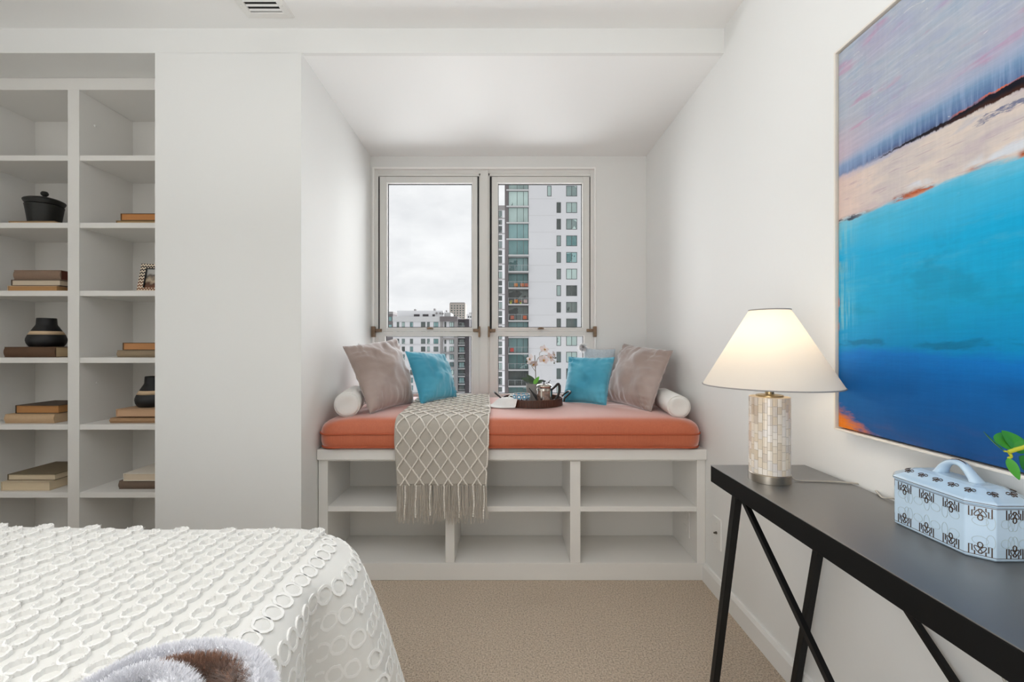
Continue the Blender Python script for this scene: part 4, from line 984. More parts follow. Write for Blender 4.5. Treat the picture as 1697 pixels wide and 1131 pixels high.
def ribbon(q, pts, w, t=.0006, closed=False):
    """flat raised line in the local plane z=0"""
    P = [Vector((x, y, 0)) for x, y in pts]; n = len(P); R = []
    for i in range(n):
        a = P[i - 1] if (closed or i > 0) else P[i]; c = P[(i + 1) % n] if (closed or i < n - 1) else P[i]
        d = (c - a).normalized(); s = Vector((-d.y, d.x, 0)) * w / 2
        R.append([P[i] - s, P[i] + s, P[i] + s * .8 + Vector((0, 0, t)), P[i] - s * .8 + Vector((0, 0, t))])
    if closed: q.loops(R + [R[0]], False, False)
    else: q.loops(R)
def ell(cx, cy, a, b, rot=0, n=14):
    return [(cx + a * math.cos(2 * PI * k / n) * math.cos(rot) - b * math.sin(2 * PI * k / n) * math.sin(rot), cy + a * math.cos(2 * PI * k / n) * math.sin(rot) + b * math.sin(2 * PI * k / n) * math.cos(rot)) for k in range(n)]
S_ = .0148
q = MB(); lw = .0017
for sg in (-1, 1):
    ribbon(q, [(sg * S_ * x, S_ * y) for x, y in ((.95, 0), (.95, -1.12), (.68, -1.12), (.68, -.42), (.46, -.42), (.46, 0))], lw)
    ribbon(q, ell(sg * .17 * S_, -.62 * S_, .50 * S_, .20 * S_, sg * -.95), lw * .8, closed=True)
ribbon(q, ell(0, -1.22 * S_, .21 * S_, .30 * S_), lw, closed=True)
motif = q.data('motif', M_GOLD)
q = MB()
for kx_ in range(5): pass
def face_frame(i, z):
    o_ = octo(HX, HY, CH); a, c = o_[i], o_[(i + 1) % 8]
    a, c = Vector((a[0], a[1], 0)), Vector((c[0], c[1], 0)); d = (c - a); L = d.length; d.normalize(); up = Vector((0, 0, 1)); nn = d.cross(up)
    return a, d, L, up, nn
def put(i, s, z, flip):
    a, d, L, up, nn = face_frame(i, z)
    x = d; y = up if not flip else -up; zz = x.cross(y)
    if zz.dot(nn) < 0: x = -x; zz = x.cross(y)
    p = a + d * s + Vector((0, 0, z)) + nn * .00015
    M = Matrix(((x.x, y.x, zz.x, p.x), (x.y, y.y, zz.y, p.y), (x.z, y.z, zz.z, p.z), (0, 0, 0, 1)))
    o = bpy.data.objects.new('motif', motif); C.objects.link(o); o.parent = cer; o.matrix_local = M
lq = MB(); gq = MB()
for i in range(8):
    a, d, L, up, nn = face_frame(i, 0)
    nt = max(1, round(L / .046))
    for k in range(nt):
        put(i, L * (k + .5) / nt, .0915, False)
        if L > .05: put(i, L * (k + .5) / nt + (L / nt * .42 if k < nt - 1 else -L / nt * .1) * 0, .0075, True)
        else: put(i, L * (k + .5) / nt, .0075, True)
    M = Matrix(((d.x, up.x, nn.x, a.x), (d.y, up.y, nn.y, a.y), (d.z, up.z, nn.z, a.z), (0, 0, 0, 1)))
    tmp = MB(); nl = max(1, round(L / .034))
    for k in range(nl):
        for zz_ in (.033, .067):
            cx_ = L * (k + .5) / nl; e_ = L / nl * .5
            ribbon(tmp, ell(cx_, zz_, e_ * .52, .0075, 0, 16), .0008, .00035, True)
            ribbon(tmp, ell(cx_ - e_ * .98 if k or L > .05 else cx_ + e_ * .9, zz_, .0055, .0125, 0, 16) if cx_ - e_ > .007 else ell(cx_ + e_ * .86 - .004, zz_, .0055, .0125, 0, 16), .0008, .00035, True)
    lq.add([M @ Vector(p) + nn * .0001 for p in tmp.v], tmp.f)
lq.build('lattice_print', M_LATT, cer, local=True)
q = MB()
for z in (.0925, .0068): q.loops([[p + Vector((0, 0, dz)) for p in oring(o_, z)] for dz, o_ in ((0, -.0004), (.0009, -.0004), (.0009, .001), (0, .001), (0, -.0004))], False, False)
q.loops([[p + Vector((0, 0, dz)) for p in oring(o_, .0993)] for dz, o_ in ((0, -.0031), (.0009, -.0031), (.0009, -.0015), (0, -.0015), (0, -.0031))], False, False)
q.build('gold_line', M_GOLD, cer, local=True)
# motifs on the sloping lid
q = MB(); sl_ = .011 / .02
for (cx_, cy_, rot_) in [(-.036, y, PI / 2) for y in (-.06, -.03, .0, .03, .06)] + [(.036, y, -PI / 2) for y in (-.06, -.03, 0, .03, .06)] + [(x, -.078, PI) for x in (-.017, .017)] + [(x, .078, 0) for x in (-.017, .017)]:
    tmp = MB(); s2 = .0085
    for sg in (-1, 1):
        ribbon(tmp, ell(sg * .62 * s2, 0, .5 * s2, .24 * s2, sg * .35), .0011, closed=True); ribbon(tmp, ell(sg * .2 * s2, .45 * s2, .42 * s2, .2 * s2, sg * .95), .0011, closed=True)
    for v0 in [0]:
        ca, sa = math.cos(rot_), math.sin(rot_); V = []
        for p in tmp.v:
            x, y = cx_ + ca * p[0] - sa * p[1], cy_ + sa * p[0] + ca * p[1]
            ins = min(HX - abs(x), HY - abs(y))
            V.append((x, y, .108 + (ins - .010) * .55 + p[2] + .0004))
        q.add(V, tmp.f)
q.build('lid_motifs', M_GOLD, cer, local=True)

# ------------------------------------------------------------------ vase of greenery just outside the frame, its leaves reaching in
gx, gy = .80, .515
gv = thing('leafy_plant', 'green leafy plant reaching in over the console table at the right edge', 'plant', (gx, gy, TZt))
q = MB(); q.lathe([(0, .0005), (.032, .0005), (.04, .02), (.042, .07), (.03, .12), (.024, .15), (.027, .155), (.022, .15), (.03, .07), (0, .03)], n=32, cap0=False, cap1=False); q.build('vase', M_WHITEGL, gv, local=True, smooth=True)
M_GLEAF = plain('fresh_green_leaf', (62, 138, 44), .4, var=.25, scale=30, spec=.4); M_GSTEM = plain('yellow_green_stem', (176, 178, 50), .5)
PYd = .60
nd = at(1672, 749.5, PYd)
q = MB(); q.tube(bez([(gx, gy, TZt + .05), (gx - .01, gy + .01, TZt + .16), tuple(at(1745, 735, .56)), tuple(at(1697, 742, .585)), tuple(nd)], 6), .0028, 7); q.tube(bez([nd, at(1676, 757, PYd), at(1671, 760, PYd)], 4), .0018, 6); q.tube(bez([nd, at(1664, 748, PYd)], 3), .0014, 6)
q.tube(bez([(gx, gy, TZt + .05), (gx + .02, gy - .01, TZt + .2), (gx + .03, gy - .03, TZt + .27)], 5), .0024, 7); q.build('stem', M_GSTEM, gv, smooth=True)
lv = [(at(1664, 748, PYd), at(1623, 719, PYd - .01), .013, (.3, -.6, .7), -.1), (nd, at(1657, 716, PYd + .03), .030, (.55, -.8, .1), .05), (at(1700, 745, .585), at(1676, 712, .60), .022, (.2, -.9, .3), .1), (at(1670, 760, PYd), at(1691, 796, PYd - .01), .011, (-.5, -.8, .1), .12), (at(1705, 775, .60), at(1689, 757, .60), .024, (.1, -.9, .2), 0), (at(1712, 768, .585), at(1730, 800, .58), .03, (.1, -.9, .2), 0), (at(1730, 738, .57), at(1720, 690, .58), .032, (.1, -.9, .1), 0), ((gx + .03, gy - .03, TZt + .27), (gx + .05, gy - .05, TZt + .34), .04, (-.3, -.8, .3), 0), ((gx + .03, gy - .03, TZt + .25), (gx - .03, gy - .07, TZt + .30), .04, (-.3, -.5, .8), 0)]
lv[1] = (at(1676, 748, PYd), at(1667, 716, PYd + .02), .034, (-.4, -.9, .2), .05); lv[2] = (at(1700, 752, .60), at(1660, 714, PYd + .015), .026, (.1, -.95, .25), .0)
for a, b_, w, nn, bd in lv:
    q = MB(); leaf_mb(q, a, b_, w, nn, .15, 12, 4, .0009, bd); q.build('leaf', M_GLEAF, gv, smooth=True)
# ------------------------------------------------------------------ bed, bedspread with tufted rings, plush throw
BXR, BYF, BZ = -.455, 1.135, .638      # right edge, far edge, top of the mattress
BXL, BYN = -2.45, -1.05
M_MATT = plain('white_mattress_fabric', (226, 224, 220), .85)
bed = thing('bed', 'low bed under the white tufted bedspread', 'bed', ((BXL + BXR) / 2, (BYF + BYN) / 2, 0))
q = MB(); q.box(BXL + .02, BXR - .03, BYN, BYF - .03, .34, BZ - .006); q.build('mattress', M_MATT, bed, bevel=.04, seg=4)
q = MB(); q.box(BXL + .03, BXR - .04, BYN + .01, BYF - .04, .12, .339); q.build('base', M_MATT, bed, bevel=.01)
for x in (BXL + .1, BXR - .13):
    for y in (BYN + .1, BYF - .13):
        q = MB(); q.box(x - .03, x + .03, y - .03, y + .03, .001, .12); q.build('leg', M_LEG, bed)

def spreadmat():
    t = NT('white_woven_cotton'); v = t.obj(); f = t.noise(t.obj((500, 900, 500)), 1, 3, .7); g_ = t.noise(v, 14, 3)
    t.pbr(t.mix(g_, lin((218, 217, 213)), lin((224, 223, 219))), .9, 0, t.bump(f, .22, .0015), sheen=.2, spec=.2); return t.m
M_SPREAD = spreadmat(); M_TUFT = plain('white_chenille_tuft', (232, 231, 228), .95, var=.02, scale=200, bump=.2, sheen=.3, spec=.1)
RC = .06                                     # radius of the mattress edge
HANG = .56
# perimeter: far side (from left to right), corner, right side (towards the camera)
cr = .10
L1 = (BXR - cr) - BXL; L2 = cr * PI / 2; L3 = (BYF - cr) - BYN
def perim(s):
    if s < L1: return Vector((BXL + s, BYF)), Vector((0, 1))
    if s < L1 + L2:
        a = PI / 2 - (s - L1) / cr; n = Vector((math.cos(a), math.sin(a))); return Vector((BXR - cr, BYF - cr)) + n * cr, n
    return Vector((BXR, BYF - cr - (s - L1 - L2))), Vector((1, 0))
def spread(s, d):
    """cloth point: s along the edge of the bed, d down from the edge (negative: in on the top)"""
    p, n = perim(s)
    if d <= 0: z = BZ + .012 * (1 - math.exp(d / .25)) + .012 * sm(BXR - p.x, .15, .9); return Vector((p.x + n.x * d, p.y + n.y * d, z))
    arc = RC * PI / 2
    if d < arc:
        a = d / RC; off = RC * math.sin(a) ; z = BZ - RC * (1 - math.cos(a))
    else:
        off = RC; z = BZ - RC - (d - arc) * .985
    t = max(0, d - arc * .6) / HANG
    y = s - (L1 + L2)                      # distance along the right side from the corner
    k = (1 - sm(y, .035, .115)) if y > -L2 else math.exp(-(abs(y + L2) / .16) ** 2)
    pleat = -.30 * math.exp(-((y - .135) / .035) ** 2)
    flare = .035 + .155 * (k + pleat) + .028 * math.cos(y * 21) * sm(abs(y + .06), .12, .25)
    w = .006 * mnoise.noise(Vector((s * 7, d * 2.2, 4)))
    off += flare * t ** .62 + w * min(1, t * 4)
    return Vector((p.x + n.x * off, p.y + n.y * off, z))
sp_ = thing('bedspread', 'white bedspread with rows of fringed tufted rings over the bed', 'bedspread', ((BXL + BXR) / 2, (BYF + BYN) / 2, BZ))
q = MB()
NX, NY = 90, 90
def top_pt(a, c):
    x = BXL + (BXR - BXL) * a; y = BYN + (BYF - BYN) * c
    return x, y
# top and drop are one sheet: rows run in from the hem, over the edge and across the top
def sheet(a, c):
    s = a * (L1 + L2 + L3)
    return None
ns_ = 260; S_all = [ (L1 + L2 + L3) * i / ns_ for i in range(ns_ + 1)]
# finer steps round the corner
S_all = sorted(set([round(x, 5) for x in S_all if not (L1 - .25 < x < L1 + L2 + .45)] + [round(L1 - .25 + (L2 + .70) * i / 130, 5) for i in range(131)]))
D_all = [HANG + RC * PI / 2 - .02 - (HANG) * i / 26 for i in range(26)] + [RC * PI / 2 * (1 - i / 6) for i in range(0, 7)] + [-.03, -.06, -.099]
R = [[spread(s, d) for s in S_all] for d in D_all]
q.loops(R, False, False, closed=False)
inner = R[-1]; base_i = len(q.v) - len(S_all)
cl = q.build('cloth', M_SPREAD, sp_, smooth=True)
# the flat top
q = MB(); x1, y1 = BXR - .0985, BYF - .0985
def zt_(x, y): 
    d = -min(BXR - x, BYF - y); return BZ + .012 * (1 - math.exp(d / .25)) + .012 * sm(BXR - x, .15, .9) + .004 * mnoise.noise(Vector((x * 3, y * 3, 0))) * sm(-d, .1, .25)
q.grid(lambda a, c: Vector((BXL + (x1 - BXL) * a, BYN + (y1 - BYN) * c, zt_(BXL + (x1 - BXL) * a, BYN + (y1 - BYN) * c))), 70, 76)
q.build('cloth', M_SPREAD, sp_, smooth=True)

# tufted rings
rnd = random.Random(21)
def ring_mesh(seed):
    r_ = random.Random(seed); q = MB(); n = 30; R = .0168; ring = []
    for i in range(n):
        a = 2 * PI * i / n; rr = R * (1 + .05 * r_.uniform(-1, 1)); h = .0060 + .0026 * r_.random(); w = .0023 + .0010 * r_.random()
        c = Vector((math.cos(a), math.sin(a), 0))
        ring.append([c * (rr - w) + Vector((0, 0, -.001)), c * (rr - w * .4) + Vector((0, 0, h)), c * (rr + w * .7) + Vector((0, 0, h * .85)), c * (rr + w) + Vector((0, 0, -.001))])
    q.loops(ring + [ring[0]], False, False)
    for k in range(90):          # cut yarn ends
        a = r_.uniform(0, 2 * PI); c = Vector((math.cos(a), math.sin(a), 0)); p = c * R * r_.uniform(.93, 1.08) + Vector((0, 0, .0018)); tn = Vector((-c.y, c.x, 0))
        e = p + c * r_.uniform(-.0020, .0062) + tn * r_.uniform(-.0032, .0032) + Vector((0, 0, r_.uniform(.0020, .0064)))
        s = tn * .0011
        q.add([p - s, p + s, e + s * .5, e - s * .5], [(0, 1, 2, 3)])
    return q
variants = [ring_mesh(i) for i in range(5)]
meshes = [v_.data('tuft_ring', M_TUFT) for v_ in variants]
places = []
def frame_at(p, tx, ty):
    x = tx.normalized(); z = x.cross(ty).normalized(); y = z.cross(x); return Matrix(((x.x, y.x, z.x, p.x), (x.y, y.y, z.y, p.y), (x.z, y.z, z.z, p.z), (0, 0, 0, 1)))
ROW = .0585; STEP = .0365
def in_view(p):
    if p.y < .30: return False
    px, py = VX + p.x / p.y * F, VY + (EYE - p.z) / p.y * F
    return -60 < px < 1760 and py < 1190
# top: rows run along the bed, parallel to its right edge
k = 0
while True:
    x = BXR - .028 - k * ROW
    if x < -1.75: break
    n = 0; y = BYF - .014 - (.5 * STEP if k % 2 else 0)
    while y > .35:
        xx = x + .0025 * math.sin(y * 9 + k); p = Vector((xx, y, zt_(xx, y) + .0006))
        if in_view(p): places.append(frame_at(p, Vector((0, 1, 0)), Vector((-1, 0, 0))))
        y -= STEP * (1 + .03 * rnd.uniform(-1, 1))
    k += 1
# drop: rows follow the edge
for k in range(9):
    d = .028 + k * ROW
    s = L1 - .12
    while s < L1 + L2 + .95:
        e = .004; p = spread(s, d); ts = spread(s + e, d) - spread(s - e, d); td = spread(s, d + e) - spread(s, d - e)
        M = frame_at(p, ts, -td)
        if in_view(p): places.append(M)
        s += STEP * e * 2 / max(ts.length, .003) * (1 + .03 * rnd.uniform(-1, 1))
cp_ = Vector((0, 0, EYE))
places.sort(key=lambda M: (M.translation - cp_).length)
L0 = Vector(sp_.location); LT_ = Matrix.Translation(-L0)
rest = MB()
for i, M in enumerate(places):
    j = rnd.randrange(5); Mr = M @ Matrix.Rotation(rnd.uniform(0, 6.28), 4, 'Z')
    if i < 298:
        o = bpy.data.objects.new('tuft_ring', meshes[j]); C.objects.link(o); o.parent = sp_; o.matrix_local = LT_ @ Mr
    else:
        rest.add([Mr @ Vector(p) for p in variants[j].v], variants[j].f)
rr_ = rest.build('far_tuft_rings', M_TUFT, sp_); rr_['kind'] = 'stuff'
print('tuft rings', len(places))

# plush throw with brown patches lying on the bed in the foreground
M_WPL = plain('white_plush', (232, 232, 236), .95, var=.05, scale=60, sheen=.6); M_BPL = plain('brown_plush', (142, 106, 86), .95, var=.4, scale=45, sheen=.4)
pz = BZ + .016
def bp(px, py, Z): return onz(px, py, Z)
plush = thing('plush_throw', 'rolled white plush throw with brown inside on the near end of the bedspread', 'throw', tuple(onz(310, 1131, pz)))
def fur(q, path, rad, count, ln, rr_seed, lo=0.0, hi=PI, w=.0009):
    r_ = random.Random(rr_seed); m = len(path)
    for k in range(count):
        t_ = r_.random() * (m - 1.001); i = int(t_); c = path[i].lerp(path[i + 1], t_ - i); d = (path[i + 1] - path[i]).normalized(); R_ = rad[i] + (rad[i + 1] - rad[i]) * (t_ - i)
        x = d.cross(Vector((0, 0, 1))).normalized(); y = x.cross(d); a = r_.uniform(lo, hi); nn = x * math.cos(a) + y * math.sin(a)
        a0 = c + nn * R_ * .96; dr = (nn + d * r_.gauss(0, .45) + x * r_.gauss(0, .25)).normalized(); e = a0 + dr * ln * r_.uniform(.6, 1.2) + Vector((0, 0, -.001))
        if e.z < pz - .003: e.z = pz - .003
        s = d * w
        q.add([a0 - s, a0 + s, e], [(0, 1, 2)])
def roll(name, pts, rad, mat, count, ln, seed, w=.0009):
    path = bez(pts, 6); n = len(path); rr = [rad * (.55 + .45 * math.sin(PI * min(1, max(0, (i + 1) / n * 1.0))) ** .5) for i in range(n)]
    q = MB(); q.tube(path, rr, 12); fur(q, path, rr, count, ln, seed, -.5, PI + .5, w); q.build(name, mat, plush)
def rp(px, py, r): return onz(px, py, pz + r)
roll('white_border', [rp(120, 1172, .022), rp(190, 1135, .022), rp(255, 1108, .022), rp(325, 1097, .022), rp(385, 1101, .022), rp(418, 1125, .022), rp(428, 1165, .022), rp(425, 1210, .022)], .022, M_WPL, 15000, .010, 1)
roll('brown_lining', [rp(215, 1160, .020), rp(270, 1131, .020), rp(325, 1122, .020), rp(375, 1128, .020), rp(392, 1160, .020), rp(385, 1200, .02)], .020, M_BPL, 11000, .013, 2)
roll('white_border', [rp(120, 1215, .024), rp(185, 1162, .024), rp(245, 1140, .024), rp(290, 1150, .024), rp(318, 1190, .024)], .024, M_WPL, 10000, .010, 3)
q = MB(); q.loops([[onz(px, py, z) for px, py in ((130, 1190), (200, 1150), (270, 1120), (330, 1112), (380, 1118), (405, 1150), (410, 1230), (130, 1260))] for z in (pz - .002, pz + .012)]); q.build('fold', M_BPL, plush)
# ------------------------------------------------------------------ city outside the window
M_WHT = plain('white_render_facade', (214, 214, 216), .8, var=.02, scale=.3)
M_GREYF = plain('grey_facade_panel', (138, 135, 134), .8, var=.05, scale=.4); M_DKF = plain('dark_grey_facade', (108, 102, 103), .8, var=.08, scale=.5); M_BRICKD = plain('dark_brick', (62, 58, 62), .85, var=.1, scale=.4)
M_BEIGE = plain('beige_tower_facade', (166, 158, 150), .85, var=.05, scale=.3); M_SLAB = plain('pale_concrete_slab', (196, 196, 196), .8)
M_MULL = plain('dark_bronze_frame', (74, 78, 78), .5); M_RAIL = plain('grey_rail', (170, 174, 176), .4, .4)
def farglass(name, a, b_, rough=.08, sc=.35):
    t = NT(name); v = t.obj(); oi = t.new('ObjectInfo'); f = t.noise(v, sc, 3)
    t.pbr(t.mix(t.math('FRACT', t.math('ADD', f, oi.outputs['Random'])), lin(a), lin(b_)), rough, 0, spec=.6); return t.m
M_GLT = farglass('teal_tower_glass', (70, 116, 116), (140, 176, 176)); M_GLD = farglass('dark_tower_glass', (52, 60, 58), (110, 122, 118)); M_GLP = farglass('pale_curtained_glass', (120, 138, 136), (190, 212, 206))
DT = 76.0
def T(px, py, D=DT): return at(px, py, D)
mpt = DT / F
tow = thing('apartment_tower', 'tall white apartment tower with a glazed balcony column beyond the right pane', 'building', (6, DT, -46))
x0, x1 = T(876, 0).x, T(992, 0).x; ztop = T(0, 262).z; zbot = -46.0
q = MB(); q.box(x0, x1, DT, DT + 14, zbot, ztop); q.build('wall', M_WHT, tow)
q = MB(); q.box(T(836.5, 0).x, T(842.5, 0).x, DT - .2, DT + 14, zbot, ztop); q.build('dark_pier', M_DKF, tow)
q = MB(); q.box(T(842.5, 0).x, x0, DT + 1.3, DT + 14, zbot, ztop); q.build('core', M_DKF, tow)
pitch = 27.55
def windowpart(parent, cx, zt_, w, h, Yf, glass, split, fr=.09, dep=.35, fmat=None):
    """recessed far window: frame ring standing in the wall face plus a pane behind it"""
    key = (round(w, 3), round(h, 3), split, glass.name, round(fr, 3))
    if key not in windowpart.c:
        q = MB(); q.box(-w / 2, -w / 2 + fr, -.02, dep, -h, 0); q.box(w / 2 - fr, w / 2, -.02, dep, -h, 0); q.box(-w / 2 + fr, w / 2 - fr, -.02, dep, -fr, 0); q.box(-w / 2 + fr, w / 2 - fr, -.02, dep, -h, -h + fr)
        for sx in split: q.box(-w / 2 + w * sx - fr / 2, -w / 2 + w * sx + fr / 2, -.015, dep, -h + fr, -fr)
        me = q.data('window', fmat or M_MULL)
        q = MB(); q.box(-w / 2 + fr * .5, w / 2 - fr * .5, .0, .02, -h + fr * .5, -fr * .5); windowpart.c[key] = (me, glass, q)
        windowpart.c[key] = (me, q.data('pane', glass))
    me, pm = windowpart.c[key]
    o = bpy.data.objects.new('window', me); C.objects.link(o); o.parent = parent; o.location = Vector((cx, Yf - .01, zt_)) - wloc(parent)
    p = bpy.data.objects.new('pane', pm); C.objects.link(p); p.parent = o; return o
windowpart.c = {}
rnd = random.Random(4)
for k in range(0, 14):
    py = 335.5 + pitch * (k - 1) if k else 308
    z = T(0, py).z
    gl = M_GLP if k in (0, 1, 5, 9, 10) else (M_GLD if k in (6, 7, 8, 11) else M_GLT)
    windowpart(tow, T(947.3, 0).x, z, 18 * mpt, 17.6 * mpt, DT, gl if k != 2 else M_GLP, (.5,))
    if k == 0: windowpart(tow, T(910.3, 0).x, z, 7 * mpt, 17.6 * mpt, DT, M_GLP, ())
    else: windowpart(tow, T(926, 0).x, z, 7.2 * mpt, 17.6 * mpt, DT, M_GLD if k % 3 else M_GLP, ())
    # fine panel joint
    q = MB(); q.box(x0 + .05, T(921, 0).x, DT - .012, DT + .02, T(0, py - 5.4).z, T(0, py - 6.0).z); q.build('panel_joint', M_SLAB, tow)
bxa, bxb = T(842.5, 0).x, T(875.6, 0).x
for k in range(-1, 14):
    zs = T(0, 315.0 + 27.05 * k).z; zs2 = T(0, 315.0 + 27.05 * (k + 1)).z       # slab above, slab below
    rec = 0.05 if k < 4 else 1.25
    q = MB(); q.box(bxa - (.35 if k < 4 else .0), bxb + .1, DT - (.35 if k < 4 else .55), DT + 1.4, zs - .22, zs); q.build('floor_slab', M_SLAB, tow)
    gm = (M_GLP if k < 2 else M_GLT) if k < 5 else (M_GLD if k in (6, 7, 11) else M_GLT)
    w = bxb - bxa; h = zs - .22 - zs2
    windowpart(tow, (bxa + bxb) / 2, zs - .22, round(w, 3), round(h, 3), DT + rec, gm, (.44, .76), .07, .1)
    if k >= 4:
        q = MB(); zr = zs2 + 1.05; q.box(bxa, bxb, DT - .50, DT - .45, zr - .05, zr)
        for f in (0, .33, .66, 1): xx = bxa + (bxb - bxa) * f; q.box(xx - .025, xx + .025, DT - .50, DT - .45, zs2, zr)
        q.build('railing', M_RAIL, tow)
        q = MB(); q.box(bxa + .03, bxb - .03, DT - .485, DT - .475, zs2 + .08, zr - .06)
        if k == 4 or k == 5: q.build('railing_glass', M_PANE, tow)
        else: q.build('railing_glass', M_PANE, tow)
# chairs and planters on the balconies
def balcony_chair(px, k, rgb, label):
    zs2 = T(0, 315.0 + 27.05 * (k + 1)).z; x = T(px, 0).x
    o = thing('balcony_chair', label, 'chair', (x, DT + .25, zs2 + .001))
    m = plain('balcony_fabric_%d_%d_%d' % rgb, rgb, .8)
    q = MB(); q.box(-.32, .32, -.3, .3, .22, .42); q.build('seat', m, o, local=True, bevel=.04)
    q = MB(); q.bar((0, .25, .35), (0, .42, .85), .62, .12); q.build('backrest', m, o, local=True)
    for sx in (-.27, .27):
        for sy in (-.25, .25): q = MB(); q.box(sx - .03, sx + .03, sy - .03, sy + .03, 0, .24); q.build('leg', M_MULL, o, local=True)
balcony_chair(855, 5, (214, 132, 60), 'orange chair left on the upper furnished tower balcony')
balcony_chair(865.5, 5, (206, 120, 72), 'orange chair in the middle of the upper furnished tower balcony')
balcony_chair(872.5, 5, (196, 110, 84), 'reddish chair right on the upper furnished tower balcony')
balcony_chair(855.2, 6, (226, 128, 30), 'bright orange chair on the second furnished tower balcony')
balcony_chair(871, 6, (206, 180, 176), 'pale pink lounge chair on the second furnished tower balcony')
balcony_chair(849, 7, (204, 116, 92), 'terracotta chair at the left of the third furnished tower balcony')
balcony_chair(870, 7, (216, 108, 66), 'orange chair at the right of the third furnished tower balcony')
balcony_chair(848.5, 9, (222, 86, 74), 'red chair on the tower balcony seen through the lower pane')
def balcony_plant(px, k, label, rgb):
    zs2 = T(0, 315.0 + 27.05 * (k + 1)).z; x = T(px, 0).x
    o = thing('potted_shrub', label, 'plant', (x, DT + .1, zs2 + .001))
    q = MB(); q.lathe([(0, 0), (.16, 0), (.2, .35), (0, .35)], n=14, cap0=False, cap1=False); q.build('pot', plain('lime_planter', (190, 196, 70), .5), o, local=True)
    q = MB(); r_ = random.Random(k * 7 + int(px))
    for i in range(40):
        d = Vector((r_.gauss(0, .6), r_.gauss(0, .6), abs(r_.gauss(.6, .5)))).normalized(); leaf_mb(q, Vector((0, 0, .33)), Vector((0, 0, .33)) + d * r_.uniform(.22, .5), .12, (r_.random(), -1, r_.random()), .1, 3, 2, .01)
    q.build('foliage', plain('shrub_%d' % int(px), rgb, .7, var=.3, scale=4), o, local=True)
balcony_plant(846.5, 6, 'yellow-green potted shrub on the left of the second furnished balcony', (170, 160, 80))
balcony_plant(863, 6, 'potted shrub right of the bright orange balcony chair', (190, 120, 90))

# slimmer white block just left of the tower, further off
DB = 112.0; mb = DB / F
blk = thing('apartment_block', 'narrow white block with paired small windows left of the tall tower', 'building', (-2, DB, -46))
bx0, bx1 = T(800, 0, DB).x, T(836.5, 0, DB).x
q = MB(); q.box(bx0, bx1, DB, DB + 12, -46, T(0, 341, DB).z); q.build('wall', M_WHT, blk)
q = MB(); q.box(bx0 - .2, bx1 + .2, DB - .2, DB + 12, T(0, 348.5, DB).z, T(0, 341, DB).z); q.build('parapet', M_GREYF, blk)
for k in range(25):
    py = 349.5 + 25.2 / 2 * k + (0 if k % 2 == 0 else 2.6)
    windowpart(blk, T(829.3, 0, DB).x, T(0, py, DB).z, 5.6 * mb, (11.5 if k % 2 == 0 else 8) * mb, DB, M_GLD if k % 4 else M_GLP, (.5,), .12)
    if k % 2 == 0: q = MB(); q.box(bx0, bx1 + .1, DB - .25, DB, T(0, py + 13.4, DB).z, T(0, py + 12.4, DB).z); q.build('ledge', M_GREYF, blk)

# mid-rise seen through the left window
DL = 170.0; ml = DL / F
mid = thing('midrise_block', 'white and grey flat-roofed apartment block beyond the left window pane', 'building', (-30, DL, -55))
def lb(name, px0, px1, py0, py1, y0, y1, m, par=mid):
    q = MB(); q.box(T(px0, 0, DL).x, T(px1, 0, DL).x, DL + y0, DL + y1, T(0, py1, DL).z if py1 < 900 else -55, T(0, py0, DL).z); return q.build(name, m, par)
lb('wall', 651.5, 731, 533, 999, 0, 20, M_WHT)
lb('parapet', 651.5, 731, 525, 533.2, -.8, 20, M_GREYF if False else M_SLAB)
lb('penthouse', 654, 732, 514, 525, 4, 18, M_WHT)
lb('penthouse', 732, 742.5, 516, 525, 8, 18, M_SLAB)
lb('dark_parapet', 729.5, 758.5, 525, 533, -1.2, 20, M_DKF)
lb('grey_bay', 731, 758.5, 533, 999, .2, 20, M_WHT)
for px0, px1 in ((730, 734), (753, 758.5)): lb('grey_frame', px0, px1, 533, 999, -.7, .3, M_GREYF)
for py in (560.5, 584, 608, 632): lb('grey_frame', 734, 753, py, py + 3, -.7, .3, M_GREYF)
lb('brick_core', 758.5, 777.5, 529, 999, 1.5, 20, M_BRICKD)
lb('brick_pier', 770.4, 777.5, 529, 999, 0, 1.6, M_BRICKD)
for k in range(2):
    lb('roof_unit', 708 + k * 19, 714 + k * 19 if k == 0 else 723, 520, 525, 3.6, 4.1, M_DKF) if False else None
for px0, px1 in ((682.5, 692), (697.5, 707), (714, 718)): q = lb('roof_louver', px0, px1, 520.2, 524.3, 3.7, 4.05, M_BRICKD)
for px0, px1, py0 in ((679, 682, 510), (713, 716, 509), (734, 736, 512)): lb('roof_stack', px0, px1, py0, 515, 8, 10, M_GREYF)
for cx, cy in ((721, 518.5), (727, 518.5), (731.5, 519)):
    q = MB(); M = Matrix.Translation(T(cx, cy, DL) + Vector((0, 3.9, 0))) @ Matrix.Rotation(PI / 2, 4, 'X'); q.lathe([(0, 0), (.42, 0), (.42, .25), (0, .25)], n=14, cap0=False, cap1=False, M=M); q.build('roof_fan', M_GREYF, mid)
cols = [(659.5, 4), (668.5, 5.2), (682, 5.2), (701.3, 7.4), (710, 4.6), (722.5, 8), (738, 2.8), (748.5, 7)]
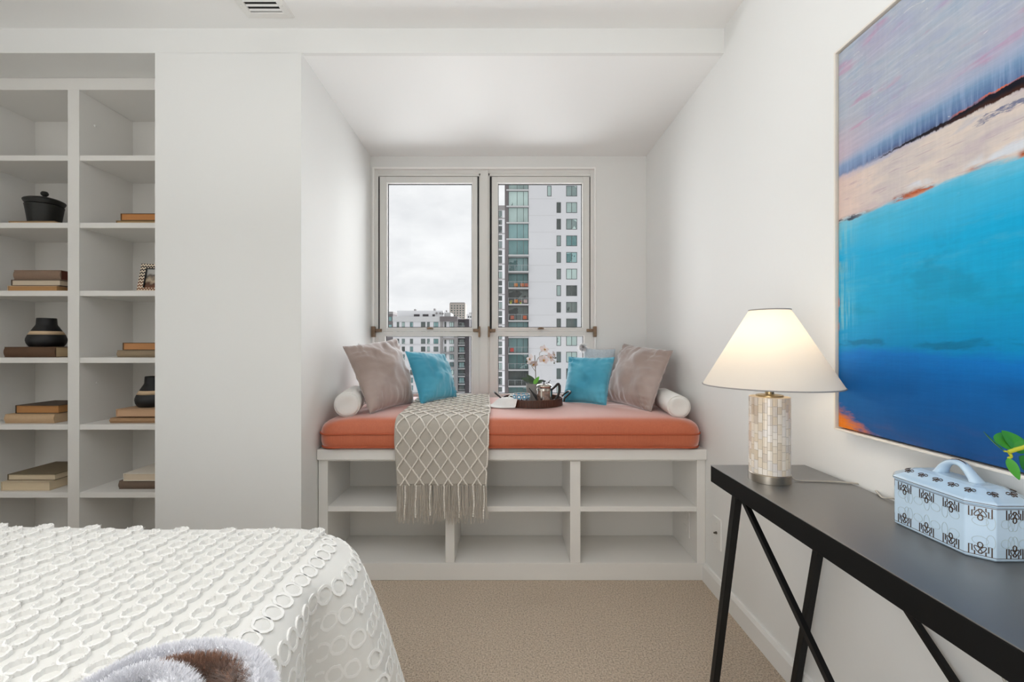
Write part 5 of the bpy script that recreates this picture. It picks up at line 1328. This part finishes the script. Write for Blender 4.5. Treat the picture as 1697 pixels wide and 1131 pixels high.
for k in range(10):
    py = 534 + 12.9 * k + (2 if k > 0 else 0); tall = 8.4
    for j, (cx, w) in enumerate(cols):
        gm = (M_GLD, M_GLT, M_GLP)[(k * 3 + j * 2) % 3] if (k + j) % 4 else M_GLD
        windowpart(mid, T(cx, 0, DL).x, T(0, py, DL).z, w * ml, tall * ml, DL, gm, (.5,) if w > 4.5 else (), .14, .3, M_MULL)
    lb('ledge', 640, 731, py + tall + .8, py + tall + 1.5, -.3, .1, M_SLAB)
    za = T(0, py + 10.6, DL).z
    q = MB(); q.box(T(759, 0, DL).x, T(770.4, 0, DL).x, DL - .3, DL + 1.6, za - .25, za); q.build('balcony_slab', M_SLAB, mid)
    q = MB(); q.box(T(759, 0, DL).x, T(770.2, 0, DL).x, DL - .3, DL - .24, za + .95, za + 1.03)
    for f in range(6): xx = T(759 + f * 2.2, 0, DL).x; q.box(xx - .03, xx + .03, DL - .3, DL - .25, za, za + 1)
    q.build('railing', M_RAIL, mid)
    windowpart(mid, T(764.5, 0, DL).x, za + 2.4, 9 * ml, 2.2, DL + 1.5, M_GLT if k % 2 else M_GLD, (.5,), .12, .2)
# grey block at the far left
gb = thing('grey_block', 'dark grey block at the left edge of the left window pane', 'building', (-60, 190, -55))
q = MB(); q.box(T(630, 0, 190).x, T(651, 0, 190).x, 190, 205, -55, T(0, 517, 190).z); q.build('wall', M_DKF, gb)
q = MB(); q.box(T(629, 0, 190).x, T(651.5, 0, 190).x, 189.6, 205, T(0, 521, 190).z, T(0, 517, 190).z + .02); q.build('parapet', M_GREYF, gb)
for k in range(8): windowpart(gb, T(646.5, 0, 190).x, T(0, 525 + 13 * k, 190).z, 1.6, 2.0, 190, M_GLT, (), .14)
# distant towers
ft = thing('distant_tower', 'distant beige residential tower rising behind the mid-rise roof', 'building', (-35, 330, -60)); DF = 330
q = MB(); q.box(T(745, 0, DF).x, T(771, 0, DF).x, DF, DF + 14, -60, T(0, 503, DF).z); q.build('wall', M_BEIGE, ft)
q = MB(); q.box(T(746, 0, DF).x, T(770, 0, DF).x, DF - .4, DF + 12, T(0, 503, DF).z, T(0, 501.6, DF).z); q.build('crown', M_GREYF, ft)
for k in range(6):
    for j in range(5): windowpart(ft, T(748.5 + j * 4.8, 0, DF).x, T(0, 506 + k * 4.0, DF).z, 1.2, 1.0, DF, M_GLD, (), .15, .3)
wt_ = thing('distant_block', 'distant white block beside the dark brick bay in the left pane', 'building', (-25, 300, -60)); DW = 300
q = MB(); q.box(T(773, 0, DW).x, T(800, 0, DW).x, DW, DW + 14, -60, T(0, 521, DW).z); q.build('wall', M_WHT, wt_)
q = MB(); q.box(T(777, 0, DW).x, T(800, 0, DW).x, DW + 1, DW + 13, T(0, 521, DW).z, T(0, 518, DW).z); q.build('penthouse', M_SLAB, wt_)
for k in range(9):
    for j in range(3): windowpart(wt_, T(776.5 + j * 3.4, 0, DW).x, T(0, 524 + k * 6, DW).z, .9, 1.3, DW, M_GLD, (), .15, .3)
br = thing('brick_block', 'orange brick block in the gap beside the dark brick bay', 'building', (-18, 200, -60)); DR = 200
q = MB(); q.box(T(778.5, 0, DR).x, T(800, 0, DR).x, DR, DR + 14, -60, T(0, 556, DR).z); q.build('wall', plain('orange_brick', (176, 128, 104), .85, var=.2, scale=1.0), br)
for k in range(7): windowpart(br, T(780.8, 0, DR).x, T(0, 561 + k * 13, DR).z, .9, 1.7, DR, M_GLD, (), .15, .3)
